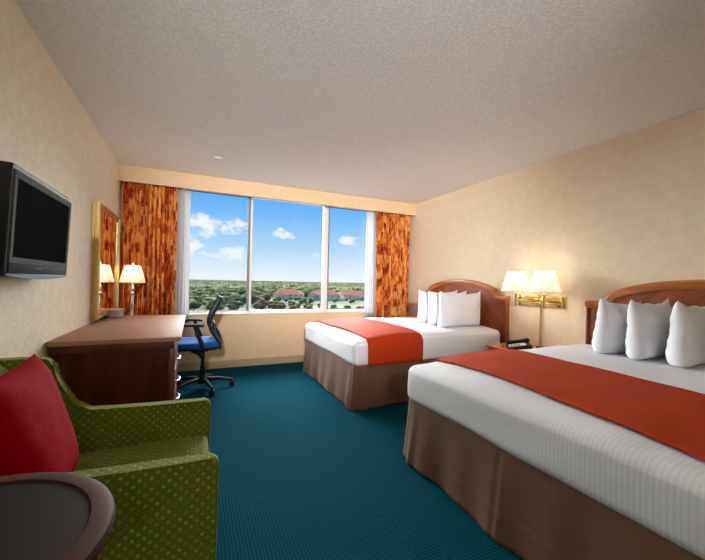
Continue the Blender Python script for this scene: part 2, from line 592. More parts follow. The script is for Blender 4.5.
# window
win = bpy.data.objects.new('window_1', None); COL.objects.link(win); win.location = (1.24, YW, WZ0); win['kind'] = 'structure'
def W_(name, bm, mat, smooth=False):
    bmesh.ops.translate(bm, verts=bm.verts, vec=(-1.24, -YW, -WZ0))
    return mk(name, bm, mat, win, smooth)
FY0, FY1 = YW+.03, YW+.10
bm = B()
box(bm, WX0, WX1, FY0, FY1, WZ0, WZ0+.045, .004); box(bm, WX0, WX1, FY0, FY1, WZ1-.045, WZ1, .004)
box(bm, WX0, WX0+.05, FY0, FY1, WZ0+.045, WZ1-.045, .004); box(bm, WX1-.05, WX1, FY0, FY1, WZ0+.045, WZ1-.045, .004)
W_('window_frame', bm, MAT['window_white'])
bm = B(); box(bm, .672, .724, FY0-.005, FY1, WZ0+.045, WZ1-.045, .006); m0 = W_('mullion', bm, MAT['window_white'])
bm = B(); box(bm, .670, .694, FY0-.008, FY0+.03, WZ0+.045, WZ1-.045, .002); g0 = W_('gasket_or_shade', bm, MAT['mullion_shade'])  # strip colours in the shaded left half of this mullion
bm = B(); box(bm, 1.757, 1.84, FY0-.012, FY1, WZ0+.045, WZ1-.045, .01); W_('mullion', bm, MAT['window_white'])
bm = B(); box(bm, 1.822, 1.842, FY0-.014, FY0+.03, WZ0+.045, WZ1-.045, .002); W_('gasket_or_shade', bm, MAT['mullion_shade'])  # same painted shade along the right edge of this mullion
for x0, x1 in ((WX0+.05, .672), (.724, 1.757), (1.84, WX1-.05)):
    bm = B(); box(bm, x0, x1, FY0+.035, FY0+.041, WZ0+.045, WZ1-.045); W_('pane', bm, MAT['glass'])
for x0, x1 in ((WX0+.05, .672), (1.84, WX1-.05)):
    bm = B()
    g = .008
    box(bm, x0, x1, FY0+.02, FY0+.034, WZ0+.045, WZ0+.045+g); box(bm, x0, x1, FY0+.02, FY0+.034, WZ1-.045-g, WZ1-.045)
    box(bm, x0, x0+g, FY0+.02, FY0+.034, WZ0+.045+g, WZ1-.045-g); box(bm, x1-g, x1, FY0+.02, FY0+.034, WZ0+.045+g, WZ1-.045-g)
    W_('gasket_or_shade', bm, MAT['gasket_or_shade'])
bm = B(); box(bm, WX0-.02, WX1+.02, YW-.02, FY0, WZ0-.0, WZ0+.022, .006); W_('window_sill', bm, MAT['sill'], True)

# small ceiling sprinkler cover
bm = B(); lathe(bm, [(.0005, H-.018), (.03, H-.018), (.048, H-.012), (.055, H-.0)], .21, 3.9, 28)
o = mk('sprinkler_cover', bm, MAT['white_plastic']); tag(o, 'small round white cover on the ceiling near the window', 'ceiling cover')

# ------------------------------------------------------------------ curtains
def curtain(name, label, cat, x0, x1, yc, amp, folds, z0, z1, mat, seed, group, fullness=1.5, thick=.002):
    rnd = random.Random(seed)
    ph = [rnd.uniform(0, 6.28) for _ in range(4)]
    root_x = (x0+x1)/2
    def f(u, v):
        z = z1+(z0-z1)*v
        loose = .55+.45*v
        uu = u+.012*math.sin(u*folds*PI+ph[0])
        x = x0+(x1-x0)*uu+.006*math.sin(v*4+ph[1]+u*9)
        y = yc+amp*loose*(math.sin(uu*folds*2*PI+ph[2]+.5*math.sin(uu*5+ph[3]))+.35*math.sin(uu*folds*4.3*PI+ph[1]))
        y += .008*math.sin(v*3+u*20)*v
        y += .03*math.exp(-((u-.80)/.035)**2)*(1 if fullness > 1 else 0)
        return (x-root_x, y-yc, z-z0)
    bm = B()
    sheet(bm, f, int(folds*16), 24)
    o = mk(name, bm, mat, None, True, (root_x, yc, z0), sharp=None)
    griduv(o, lambda c: ((c.x+root_x)*fullness+seed, c.z+z0))
    solid(o, thick)
    return tag(o, label, cat, group)
curtain('curtain', 'orange and burgundy drape hanging left of the window behind the desk lamp', 'curtain', -.755, -.19, 4.725, .036, 11, .60, 2.42, MAT['drape'], 3, 'patterned drapes at the window')
curtain('curtain', 'orange and burgundy drape hanging right of the window beyond the far bed', 'curtain', 2.57, 3.16, 4.725, .036, 11, .60, 2.42, MAT['drape'], 5, 'patterned drapes at the window')
curtain('sheer_curtain', 'narrow white sheer bunched beside the left patterned drape', 'curtain', -.235, -.045, 4.785, .016, 4, .62, 2.42, MAT['sheer'], 7, 'white sheers at the window', thick=.001)
curtain('sheer_curtain', 'narrow white sheer bunched beside the right patterned drape', 'curtain', 2.43, 2.62, 4.785, .016, 4, .62, 2.42, MAT['sheer'], 9, 'white sheers at the window', thick=.001)

# ------------------------------------------------------------------ beds
XF, XH = 1.335, 3.165
MZ0, MZ1 = .385, .655
def lump(x, y, seed):
    return .012*noise.noise(Vector((x*2.2+seed, y*2.2, seed)))+.004*noise.noise(Vector((x*7, y*7+seed, 3)))
def foot_drop(lx, hx): return .034*smoothstep(.55, 0, lx+hx)
def make_bed(label, yc, W, xf, seed):
    L = XH-xf
    root = thing('bed', label, 'bed', ((xf+XH)/2, yc, 0), 0, 'two large beds against the right wall')
    hx, hy, hz = L/2, W/2, (MZ1-MZ0)/2
    zc = (MZ0+MZ1)/2
    def fn(v):
        cr = (1-(v.y/hy)**4)*(1-max(0, -v.x/hx)**6)
        top = smoothstep(-hz*.2, hz, v.z)
        z = v.z+top*(.024*cr+lump(v.x, v.y, seed)-foot_drop(v.x, hx))
        side = 1-top
        k = .010*noise.noise(Vector((v.x*3, v.y*3, v.z*5+seed)))*(1-abs(v.z)/hz*.5)
        d = Vector((v.x/hx, v.y/hy, 0))
        e = max(abs(d.x), abs(d.y))
        out = Vector((k if abs(d.x) > .93 else 0, k if abs(d.y) > .93 else 0, 0))
        # lower edge sags a little unevenly
        if v.z < -hz*.5: z += .008*noise.noise(Vector((v.x*4, v.y*4, seed+7)))
        return Vector((v.x+out.x*(1 if d.x > 0 else -1), v.y+out.y*(1 if d.y > 0 else -1), z))
    bm = B()
    rbox(bm, 0, 0, zc, hx, hy, hz, .055, 5, (34, 30, 5), fn)
    mk('bed_cover', bm, MAT['cover'], root, True, sharp=None)
    # base box hidden behind the skirt
    bm = B(); box(bm, -hx+.06, hx, -hy+.06, hy-.06, .03, MZ0+.02, .01)
    mk('bed_base', bm, MAT['skirt'], root)
    # skirt, three sides, flaring, box pleats at the corners and mid foot
    path = []
    def skirt_pt(s, v):
        # s along the outline from head end far side, round the foot, to head end near side
        per = [L-.02, W-.05, L-.02]
        tot = sum(per)
        d = s*tot
        hw = W/2-.025
        corner = [per[0], per[0]+per[1]]
        mids = [per[0]+per[1]/2, per[0]*.45, per[0]+per[1]+per[2]*.55]
        if d <= per[0]: p = Vector((hx-d, hw, 0)); n = Vector((0, 1, 0))
        elif d <= per[0]+per[1]: p = Vector((-hx+.02, hw-(d-per[0]), 0)); n = Vector((-1, 0, 0))
        else: p = Vector((-hx+.02+(d-per[0]-per[1]), -hw, 0)); n = Vector((0, -1, 0))
        nc = n.copy()
        for ci, c in enumerate(corner):
            q = smoothstep(.07, 0, abs(d-c))
            o = Vector((-1, 1 if ci == 0 else -1, 0)).normalized()
            nc = (nc*(1-q*.8)+o*q*.8)
        fl = (.006+.036*v**1.3)
        fl += v*.012*math.sin(d*9+seed*2)+v*.008*math.sin(d*23+seed)
        for c in corner:
            for sg in (-1, 1):
                fl += v*.016*math.exp(-((d-c-sg*.075)/.03)**2)
            fl -= .02*math.exp(-((d-c-.02)/.02)**2)*v
        for c in mids:
            fl -= (.002+.005*v)*math.exp(-((d-c)/.010)**2)
            fl += .003*v*math.exp(-((d-c-.03)/.02)**2)
        z = (MZ0+.03)*(1-v)+.008
        fl += .0025*(1 if .70 < v < .74 else 0)
        z += .006*v*math.sin(d*5+seed)
        return p+nc*fl+Vector((0, 0, max(.003, z)))
    bm = B(); sheet(bm, skirt_pt, 330, 22)
    o = mk('bed_skirt', bm, MAT['skirt'], root, True, sharp=None)
    solid(o, .004, -1)
    return root, hx, hy, hz, zc, xf
def runner(label, bed, x0, x1, zlow, seed, tilt):
    root, hx, hy, hz, zc, xf = bed
    cx, cy = root.location.x, root.location.y
    r = .055
    # cross-section path across the bed
    pts = []
    off = .007
    n = 9
    ztop = zc+hz
    for i in range(7): pts.append((hy+off, zlow+(ztop-r-zlow)*i/6))
    for i in range(1, n): a = PI/2*i/n; pts.append((hy-r+(r+off)*math.cos(a), ztop-r+(r+off)*math.sin(a)))
    for i in range(31): pts.append((hy-r-2*(hy-r)*i/30, ztop+off))
    for i in range(1, n): a = PI/2+PI/2*i/n; pts.append((-(hy-r)+(r+off)*math.cos(a), ztop-r+(r+off)*math.sin(a)))
    for i in range(7): pts.append((-hy-off, ztop-r+(zlow-ztop+r)*i/6))
    N = len(pts)-1
    def f(u, v):
        j = round(v*N)
        y, z = pts[j]
        x = x0+(x1-x0)*u+tilt*y+.006*math.sin(v*14+seed)*(1 if u > .5 else -1)
        lx = x-cx
        yy = max(-hy, min(hy, y))
        cr = (1-(yy/hy)**4)
        top = smoothstep(-hz*.2, hz, z-zc)
        k = .010*noise.noise(Vector((lx*3, y*3, (z-zc)*5+seed)))*0
        z2 = z+top*(.024*cr+lump(lx, max(-hy+.02, min(hy-.02, y)), seed)+.001-foot_drop(lx, hx))
        # falls clear of the mattress sides
        side = 1-smoothstep(zc+hz-r*1.6, zc+hz, z)
        y2 = y+(.007+.008*math.sin(u*5+seed))*side*(1 if y > 0 else -1)*(1.0)
        return (lx, y2, z2)
    bm = B(); sheet(bm, f, 30, N)
    o = mk('bed_runner', bm, MAT['runner'], None, True, (cx, cy, 0), sharp=None)
    solid(o, .006, 1)
    return tag(o, label, 'bed runner', 'rust orange runners across the beds')
bed_far = make_bed('white bed with taupe skirt nearest the window', 3.59, 1.54, XF, 1.3)
bed_near = make_bed('white striped bed with brown skirt in the right foreground', 1.175, 1.55, XF-.03, 4.7)
runner('rust orange runner laid across the bed nearest the window', bed_far, 1.47, 2.07, .40, 1.3, 0)
runner('rust orange runner laid across the bed in the right foreground', bed_near, 1.48, 2.13, .40, 4.7, .075)

# pillows: stand on their long edge, side by side, ends to the headboard
def pillow_mesh(seed, a=.30):
    bm = B()
    h, t = .20, .085
    nu, nv = 26, 20
    G = {}
    for s in (1, -1):
        for i in range(nu+1):
            for j in range(nv+1):
                u, v = -1+2*i/nu, -1+2*j/nv
                u = math.sin(u*PI/2)*.6+u*.4
                v = math.sin(v*PI/2)*.6+v*.4
                edge = i in (0, nu) or j in (0, nv)
                if edge and s < 0: G[(s, i, j)] = G[(1, i, j)]; continue
                pu = max(0, 1-abs(u)**(4 if u > 0 else 9))**.55
                pv = max(0, 1-abs(v)**(3.2+7*smoothstep(-.3, -.95, u)))**.55
                th = t*pu*pv*(1+.12*noise.noise(Vector((u*1.7+seed, v*1.7, s*2))))
                if u < -.6: th += .004*math.sin(v*17+seed)*pv*pu
                x = u*(a-.016*(1-v*v))
                z = v*(h-(.024 if v > 0 else .004)*(1-abs(u)**3))+(.015*abs(u)**7*smoothstep(.5, 1, v))
                if v > .5: z += .012*noise.noise(Vector((u*2.3, seed, 1)))*(v-.5)*2
                if v < 0 and abs(v) > .8: z = max(z, -h+.010)
                th *= (1-.25*smoothstep(-.3, -1, u))*(1-.35*smoothstep(.3, 1, v))*(1+.14*smoothstep(0, -.8, v))
                y = s*th+.01*noise.noise(Vector((u*1.2, v*1.2, seed)))
                G[(s, i, j)] = bm.verts.new((x, y, z+h-.010))
    for s in (1, -1):
        for i in range(nu):
            for j in range(nv):
                q = [G[(s, i, j)], G[(s, i+1, j)], G[(s, i+1, j+1)], G[(s, i, j+1)]]
                bm.faces.new(q)
    return bm
pill = [('bed nearest the window', 'far', [(2.80, 3.10, 'front pillow facing the room'), (2.82, 3.315, 'middle one behind the front pillow'), (2.83, 3.53, 'rearmost pillow by the curtain')], 11, .683),
        ('right foreground bed', 'near', [(2.925, 1.53, 'leftmost pillow'), (2.93, 1.315, 'middle pillow'), (2.945, 1.09, 'rightmost pillow cut by the photo edge')], 31, .683)]
for bedname, k, lst, sd, zb in pill:
    for i, (x, y, d) in enumerate(lst):
        o = mk('pillow', pillow_mesh(sd+i*3, .30 if k == 'far' else .25), MAT['pillow'], None, True, (x, y, zb+(-.008 if (i == 0 and k == 'near') else .003)), sharp=None)
        o.rotation_euler = (math.radians((2, -2, 1)[i]), math.radians(3 if (i == 0 and k == 'near') else 0), math.radians((-1, 1.5, -1)[i]))
        tag(o, 'white standing pillow on the %s, %s' % (bedname, d), 'pillow', 'white pillows standing on the beds')

# headboards
def headboard(label, y0, y1):
    yc = (y0+y1)/2
    hw = (y1-y0)/2
    root = thing('headboard', label, 'headboard', (XR-.005, yc, .30), 0, 'arched wooden headboards')
    zs, za, sh = 1.018-.30, 1.205-.30, .17       # shoulder height, apex height, shoulder width
    def top(n=36):
        out = [(-hw, zs), (-hw+sh*.55, zs)]
        for i in range(n+1):
            u = -1+2*i/n
            y = u*(hw-sh*.55)
            a = abs(u)
            e = 1-a
            z = zs+(za-zs)*(math.sqrt(max(0, 1-(a*.97)**2))-math.sqrt(1-.97**2))/(1-math.sqrt(1-.97**2))
            if a > .88: z = zs+(z-zs)*smoothstep(1, .80, a)*1.0
            out.append((y, z))
        out += [(hw-sh*.55, zs), (hw, zs)]
        r = []
        for p in out:
            if not r or abs(p[0]-r[-1][0]) > 1e-4: r.append(p)
        return r
    T = top()
    bm = B()
    prism(bm, [(-hw+.012, -.27)]+[(max(-hw+.012, min(hw-.012, y)), z-.02) for y, z in T]+[(hw-.012, -.27)], 'x', -.035, 0, .003)
    mk('headboard_panel', bm, MAT['head_veneer'], root)
    # moulding swept along the top
    prof = [(-.062, -.022), (-.066, -.006), (-.066, .008), (-.058, .018), (-.045, .022), (-.02, .026), (0, .026), (0, -.04), (-.05, -.04), (-.052, -.03)]
    bm = B()
    rings = []
    for i, (y, z) in enumerate(T):
        a, c = T[max(0, i-1)], T[min(len(T)-1, i+1)]
        tx, tz = c[0]-a[0], c[1]-a[1]
        l = math.hypot(tx, tz)
        nx, nz = -tz/l, tx/l
        rings.append([bm.verts.new((px, y+nx*pz, z+nz*pz)) for px, pz in prof])
    m_ = len(prof)
    for a, c in zip(rings[:-1], rings[1:]):
        for k in range(m_): bm.faces.new((a[k], a[(k+1) % m_], c[(k+1) % m_], c[k]))
    bm.faces.new(rings[0]); bm.faces.new(list(reversed(rings[-1])))
    mk('top_moulding', bm, MAT['head_trim'], root, sharp=50)
    for s in (-1, 1):
        bm = B(); box(bm, -.05, 0, min(s*hw, s*(hw-.018)), max(s*hw, s*(hw-.018)), -.27, zs-.04, .004)
        mk('edge_strip', bm, MAT['head_veneer'], root)
    return root
headboard('arched cherry wood headboard behind the bed nearest the window', 2.785, 4.365)
headboard('arched cherry wood headboard behind the right foreground bed', .36, 1.925)

# ------------------------------------------------------------------ nightstand, phone
NZ = .545
ns = thing('nightstand', 'orange cherry nightstand between the two beds', 'nightstand', (2.965, 2.345, 0))
bm = B(); box(bm, -.19, .262, -.335, .335, NZ-.025, NZ, .006); mk('top', bm, MAT['night_wood'], ns)
bm = B(); box(bm, -.17, .258, -.315, .315, .04, NZ-.025, .004); mk('body', bm, MAT['head_veneer'], ns)
bm = B(); box(bm, -.182, -.17, -.30, .30, .32, NZ-.035, .004); dr = mk('drawer', bm, MAT['head_trim'], ns)
bm = B(); lathe(bm, [(.006, 0), (.006, .015), (.014, .02), (.014, .028), (.004, .032)], 0, 0, 14, mat=Matrix.Translation((-.182, 0, .42)) @ Matrix.Rotation(-PI/2, 4, 'Y')); mk('knob', bm, MAT['brass'], dr)
bm = B(); box(bm, -.155, .255, -.30, .30, 0, .04); mk('plinth', bm, MAT['desk_wood'], ns)

ph = thing('telephone', 'black desk telephone with pale face plate on the nightstand', 'telephone', (2.885, 2.37, NZ), math.radians(-42))
bm = B()
prism(bm, [(-.105, 0), (.105, 0), (.105, .060), (.06, .058), (-.105, .024)], 'y', -.10, .10, .007, 3)
mk('body', bm, MAT['black_plastic'], ph)
bm = B()
def slope(x): return .026+(x+.105)*(.058-.026)/.165
vs = [bm.verts.new((x, y, slope(x)+dz)) for dz in (.0, .004) for (x, y) in ((-.09, -.09), (.055, -.09), (.055, .028), (-.09, .028))]
for f in ((3, 2, 1, 0), (4, 5, 6, 7), (0, 1, 5, 4), (1, 2, 6, 5), (2, 3, 7, 6), (3, 0, 4, 7)): bm.faces.new([vs[i] for i in f])
fp = mk('face_plate', bm, MAT['phone_panel'], ph, False)
bm = B()
for i in range(4):
    for j in range(3):
        x, y = -.07+i*.022, -.075+j*.022
        box(bm, x-.007, x+.007, y-.007, y+.007, slope(x)+.003, slope(x)+.008, .002)
kp = mk('keypad', bm, MAT['grey_plastic'], ph)
bm = B()
pts = [(-.098, .062, .036), (-.088, .062, .046), (-.05, .062, .056), (0, .062, .066), (.05, .062, .076), (.085, .062, .080), (.098, .062, .072)]
tube(bm, pts, [.022, .026, .018, .016, .018, .026, .022], 14)
mk('handset', bm, MAT['black_plastic'], ph)

# ------------------------------------------------------------------ double swing-arm wall lamp
wl = thing('wall_lamp', 'brass twin wall lamp with two lit ivory shades above the nightstand', 'wall lamp', (XR, 2.39, 1.01))
bm = B(); box(bm, -.022, 0, -.255, .01, -.056, .056, .008, 3); mk('back_plate', bm, MAT['brass'], wl)
bm = B(); box(bm, -.022, 0, .03, .275, -.056, .056, .008, 3); mk('back_plate', bm, MAT['brass'], wl)
bm = B()
for y in (-.23, .02, .25): lathe(bm, [(.012, -.058), (.012, .058)], -.022, y, 16)
for z in (-.02, .02): tube(bm, [(-.026, -.235, z), (-.026, .255, z)], .0035, 8)
mk('rail', bm, MAT['brass'], wl)
for sy, ends in ((-.17, (-.195, -.165)), (.145, (-.195, .155))):
    bm = B()
    jx, jy = ends
    tube(bm, [(-.03, .02, 0.0), (-.10, (.02+jy)/2, 0.0), (jx, jy, 0.0)], .007, 10)
    lathe(bm, [(.004, -.062), (.011, -.056), (.011, .05), (.014, .055), (.014, .075), (.008, .08), (.008, .11)], jx, jy, 16)
    am = mk('lamp_arm', bm, MAT['brass'], wl)
    bm = B()
    n = 40
    lathe(bm, [(.142, .095), (.084, .298), (.081, .298), (.139, .095)], jx, jy, n, cap=False, close=True)
    mk('lamp_shade', bm, MAT['shade'], am)
    bm = B(); lathe(bm, [(.002, .11), (.02, .12), (.032, .155), (.024, .19), (.002, .20)], jx, jy, 16)
    mk('bulb', bm, MAT['bulb'], am)
    point('lamp_light', (jx, jy, .235), 1.05, (1, .84, .66), .06, wl)
bm = B(); tube(bm, [(-.014, 0, -.05), (-.012, .006, -.2), (-.012, .004, -.38), (-.012, .0, -.463)], .009, 10)
mk('cord_cover', bm, MAT['brass'], wl)

# small black thing on the nightstand by the cord
bm = B(); rbox(bm, 0, 0, .014, .035, .022, .014, .009, 3, (3, 3, 2)); o = mk('plug_block', bm, MAT['black_plastic'], None, True, (3.10, 2.30, NZ), sharp=None)
tag(o, 'small black block on the nightstand at the foot of the lamp cord', 'plug block')

# ------------------------------------------------------------------ desk
DZ = .772
DX0, DX1, DY0, DY1 = XL+.004, -.064, 2.59, 4.17
dk = thing('desk', 'dark mahogany desk with brown laminate top along the left wall', 'desk', ((DX0+DX1)/2, (DY0+DY1)/2, 0))
ox, oy = dk.location.x, dk.location.y
def D(name, mat, *boxes, parent=None, bev=.003):
    bm = B()
    for (x0, x1, y0, y1, z0, z1) in boxes: box(bm, x0-ox, x1-ox, y0-oy, y1-oy, z0, z1, bev)
    return mk(name, bm, mat, parent or dk)
D('desk_top', MAT['desk_top'], (DX0, DX1, DY0, DY1, DZ-.03, DZ), bev=.004)
D('side_panel', MAT['desk_wood'], (DX0+.015, DX1-.075, DY0+.045, DY0+.07, .0, DZ-.085))
D('rail', MAT['desk_rail'], (DX0+.01, DX1-.04, DY0+.038, DY0+.07, DZ-.085, DZ-.03))
D('corner_post', MAT['desk_rail'], (DX1-.075, DX1-.035, DY0+.038, DY0+.085, 0, DZ-.085))
D('carcass', MAT['desk_wood'], (DX0+.02, DX1-.06, DY0+.072, DY0+.70, .03, DZ-.031))
D('leg_panel', MAT['desk_wood'], (DX0+.015, -.40, DY1-.06, DY1-.03, 0, DZ-.03))
D('modesty_panel', MAT['desk_wood'], (DX0+.02, DX0+.04, DY0+.70, DY1-.06, .25, DZ-.03))
D('return_top', MAT['desk_top'], (DX0, -.30, DY1+.003, 4.63, .712, .735))
D('return_side', MAT['desk_wood'], (-.34, -.32, DY1+.01, 4.62, 0, .712))
for z0, z1, hz_ in ((.51, .715, .585), (.345, .50, .43), (.07, .335, .30)):
    d = D('drawer', MAT['desk_rail'], (DX1-.06, DX1-.04, DY0+.095, DY0+.69, z0, z1))
    bm = B()
    y0, y1 = DY0+.18-oy, DY0+.30-oy
    xx = DX1-.04-ox
    tube(bm, [(xx, y0, hz_), (xx+.024, y0+.005, hz_), (xx+.028, y0+.03, hz_), (xx+.028, y1-.03, hz_), (xx+.024, y1-.005, hz_), (xx, y1, hz_)], .007, 10)
    mk('handle', bm, MAT['chrome'], d)

# desk lamp with a cut-corner pyramid shade
lx, ly = -.598, 4.42
dl = thing('table_lamp', 'slim table lamp with lit ivory pyramid shade on the desk', 'table lamp', (lx, ly, .735))
bm = B(); lathe(bm, [(.055, 0), (.055, .012), (.035, .02), (.018, .03), (.015, .05), (.012, .09), (.017, .12), (.019, .15), (.013, .19), (.010, .235), (.02, .245), (.022, .262), (.012, .275), (.02, .295), (.02, .325), (.008, .345), (.006, .40)], 0, 0, 24)
mk('lamp_base', bm, MAT['chrome'], dl)
def octa(w, c): return [(w, -w+c), (w, w-c), (w-c, w), (-w+c, w), (-w, w-c), (-w, -w+c), (-w+c, -w), (w-c, -w)]
z0, z1 = .372, .560
bm = B()
def loopat(w, c, z): return [bm.verts.new((x, y, z)) for x, y in octa(w, c)]
A, D_, A2, D2 = loopat(.114, .02, z0), loopat(.068, .012, z1), loopat(.111, .02, z0), loopat(.065, .012, z1)
for P, Q in ((A, D_), (D_, D2), (D2, A2), (A2, A)):
    for i in range(8): bm.faces.new((P[i], P[(i+1) % 8], Q[(i+1) % 8], Q[i]))
sh = mk('lamp_shade', bm, MAT['shade'], dl, False)
bm = B()
for w, c, z in ((.1145, .02, z0), (.0685, .012, z1)):
    q = [(x, y, z) for x, y in octa(w, c)]
    tube(bm, q+[q[0]], .003, 6)
qa, qb = octa(.1145, .02), octa(.0685, .012)
for i in range(8): tube(bm, [(*qa[i], z0), (*qb[i], z1)], .0018, 6)
mk('shade_trim', bm, MAT['gold'], sh)
bm = B(); lathe(bm, [(.004, .555), (.004, .57), (.012, .58), (.010, .595), (.003, .606)], 0, 0, 14); mk('finial', bm, MAT['chrome'], dl)
bm = B(); lathe(bm, [(.002, .40), (.02, .41), (.03, .445), (.02, .48), (.002, .49)], 0, 0, 14); mk('bulb', bm, MAT['bulb'], dl)
bm = B()
for a in range(3):
    an = a*2*PI/3
    tube(bm, [(0, 0, .555), (.055*math.cos(an), .055*math.sin(an), z1-.002)], .002, 6)
mk('shade_holder', bm, MAT['chrome'], dl)
point('desk_lamp_light', (0, 0, .50), 1.7, (1, .76, .5), .04, dl)

# low pale container on the desk
bm = B()
lathe(bm, [(.070, 0), (.076, .004), (.079, .055), (.079, .062), (.083, .064), (.083, .074), (.078, .078), (.03, .080), (.0005, .080)], 0, 0, 36)
o = mk('container', bm, MAT['pale_grey'], None, True, (-.694, 4.05, DZ)); tag(o, 'low round pale grey container on the desk below the mirror', 'container')

# ------------------------------------------------------------------ mirror
mr = thing('wall_mirror', 'tall gold framed mirror on the left wall above the desk', 'mirror', (XL, 4.00, .80))
y0, y1, z0, z1 = -.43, .43, .0, 1.0
fw = .055
bm = B()
prof = [(0, 0), (.016, 0), (.019, .005), (.027, .005), (.030, 0), (.050, 0), (.060, .010), (.054, .020), (.048, .026), (.054, .038), (.044, fw), (0, fw)]
cs = [(y0, z0), (y1, z0), (y1, z1), (y0, z1)]
dirs = [(1, 1), (-1, 1), (-1, -1), (1, -1)]
rings = [[bm.verts.new((px, c[0]+d[0]*pi, c[1]+d[1]*pi)) for px, pi in prof] for c, d in zip(cs, dirs)]
for i in range(4):
    a, c = rings[i], rings[(i+1) % 4]
    for k in range(len(prof)): bm.faces.new((a[k], a[(k+1) % len(prof)], c[(k+1) % len(prof)], c[k]))
mk('mirror_frame', bm, MAT['gold'], mr, True, sharp=30)
bm = B(); box(bm, .026, .040, y0+fw-.006, y1-fw+.006, z0+fw-.006, z1-fw+.006); mk('mirror_glass', bm, MAT['mirror'], mr, False)

# ------------------------------------------------------------------ television
tv = thing('television', 'black flat screen television mounted on the left wall', 'television', (-.735, 2.165, 1.158))
tv.rotation_euler = (0, math.radians(2.2), 0)
w2, hh = .368, .455
bm = B()
# housing: front frame with tapering back
def rr(y0, y1, z0, z1, x, n=4, r=.02):
    out = []
    for (cy, cz, a0) in ((y1-r, z1-r, 0), (y0+r, z1-r, PI/2), (y0+r, z0+r, PI), (y1-r, z0+r, 1.5*PI)):
        for i in range(n+1): a = a0+PI/2*i/n; out.append((x, cy+r*math.cos(a), cz+r*math.sin(a)))
    return out
loops = [rr(-w2+.05, w2-.05, .05, hh-.05, -.04), rr(-w2+.02, w2-.02, .02, hh-.02, -.012), rr(-w2, w2, 0, hh, .005), rr(-w2, w2, 0, hh, .056), rr(-w2+.006, w2-.006, .006, hh-.006, .062)]
V = [[bm.verts.new(p) for p in l] for l in loops]
for a, c in zip(V[:-1], V[1:]):
    for i in range(len(a)): bm.faces.new((a[i], a[(i+1) % len(a)], c[(i+1) % len(a)], c[i]))
bm.faces.new(V[0]); bm.faces.new(list(reversed(V[-1])))
mk('housing', bm, MAT['black_plastic'], tv)
bm = B()
i0, i1, j0, j1 = -w2+.022, w2-.022, .066, hh-.022
def ring(y0, y1, z0, z1, x): return [bm.verts.new(p) for p in ((x, y0, z0), (x, y1, z0), (x, y1, z1), (x, y0, z1))]
R0, R1, R2, R3 = ring(i0, i1, j0-.012, j1, .0621), ring(i0+.002, i1-.002, j0-.010, j1-.002, .068), ring(i0+.026, i1-.022, j0+.014, j1-.03, .066), ring(i0+.026, i1-.022, j0+.014, j1-.03, .0621)
for a, c in ((R0, R1), (R1, R2), (R2, R3)):
    for i in range(4): bm.faces.new((a[i], a[(i+1) % 4], c[(i+1) % 4], c[i]))
mk('bezel', bm, MAT['grey_plastic'], tv, False)
bm = B(); box(bm, .058, .0635, i0+.024, i1-.02, j0+.012, j1-.028); mk('screen', bm, MAT['screen'], tv, False)
bm = B(); box(bm, .0615, .068, i0, i1, .014, .056, .003); sp = mk('speaker_panel', bm, MAT['dark_grey_plastic'], tv)
bm = B(); box(bm, .068, .0695, -.10, -.02, .034, .042); mk('badge', bm, MAT['grey_plastic'], sp, False)
for k in range(4):
    bm = B(); box(bm, .068, .0695, .08+k*.05, .11+k*.05, .030, .036); mk('button', bm, MAT['grey_plastic'], sp, False)
bm = B()
n = 24
poly = [(-w2+.01, .012)]+[(-w2+.01+(2*w2-.02)*i/n, .004-.016*math.sin(PI*i/n)) for i in range(n+1)]+[(w2-.01, .012)]
prism(bm, poly, 'x', .03, .067, .002)
mk('lower_trim', bm, MAT['tv_blue'], tv)
bm = B(); box(bm, -.046, -.039, -.12, .12, .12, .34); box(bm, -.06, -.046, -.06, .06, .17, .29); mk('wall_bracket', bm, MAT['black_plastic'], tv)

# ------------------------------------------------------------------ office chair (faces the desk)
oc = thing('office_chair', 'black mesh back swivel chair with blue seat at the desk', 'office chair', (.112, 4.0, 0))
def seatfn(v):
    z = v.z+(.012*(v.x/.22)**2 if v.z > 0 else 0)-(.018*max(0, -v.x/.22-.6) if v.z > 0 else 0)
    return Vector((v.x, v.y*(1-.08*(v.x/.22)), z))
bm = B(); rbox(bm, -.065, 0, .490, .212, .235, .030, .027, 4, (8, 8, 2), seatfn); st = mk('seat', bm, MAT['blue_seat'], oc, True, sharp=None)
bm = B(); rbox(bm, -.065, 0, .456, .20, .222, .014, .014, 3, (4, 4, 1)); mk('seat_pan', bm, MAT['black_plastic'], oc, True, sharp=None)
# back: S curve
curve = [(.155, .45), (.148, .505), (.118, .56), (.076, .62), (.052, .68), (.057, .74), (.078, .80), (.108, .86), (.138, .92), (.158, .965)]
def cat(pts, n=6):
    out = []
    for i in range(len(pts)-1):
        p0, p1, p2, p3 = [Vector(pts[max(0, min(len(pts)-1, i+k))]) for k in (-1, 0, 1, 2)]
        for s in range(n):
            t_ = s/n
            out.append(.5*((2*p1)+(-p0+p2)*t_+(2*p0-5*p1+4*p2-p3)*t_*t_+(-p0+3*p1-3*p2+p3)*t_**3))
    out.append(Vector(pts[-1]))
    return out
CC = cat(curve, 4)
def backw(k): return .215*(1-.18*abs(k-.45)**1.5*2)
bm = B()
def bk(u, v):
    j = round(v*(len(CC)-1))
    p = CC[j]
    s = -1+2*u
    return (p[0]-.030*(1-s*s)*(-1)*0+.03*(1-s*s)*.6, s*backw(v)*.94, p[1])
sheet(bm, bk, 16, len(CC)-1)
bp = mk('back_mesh', bm, MAT['dark_grey_plastic'], oc, True, sharp=None); solid(bp, .008)
bm = B()
L1 = [(CC[j][0], -backw(j/(len(CC)-1)), CC[j][1]) for j in range(len(CC))]
L2 = [(CC[j][0], backw(j/(len(CC)-1)), CC[j][1]) for j in range(len(CC))]
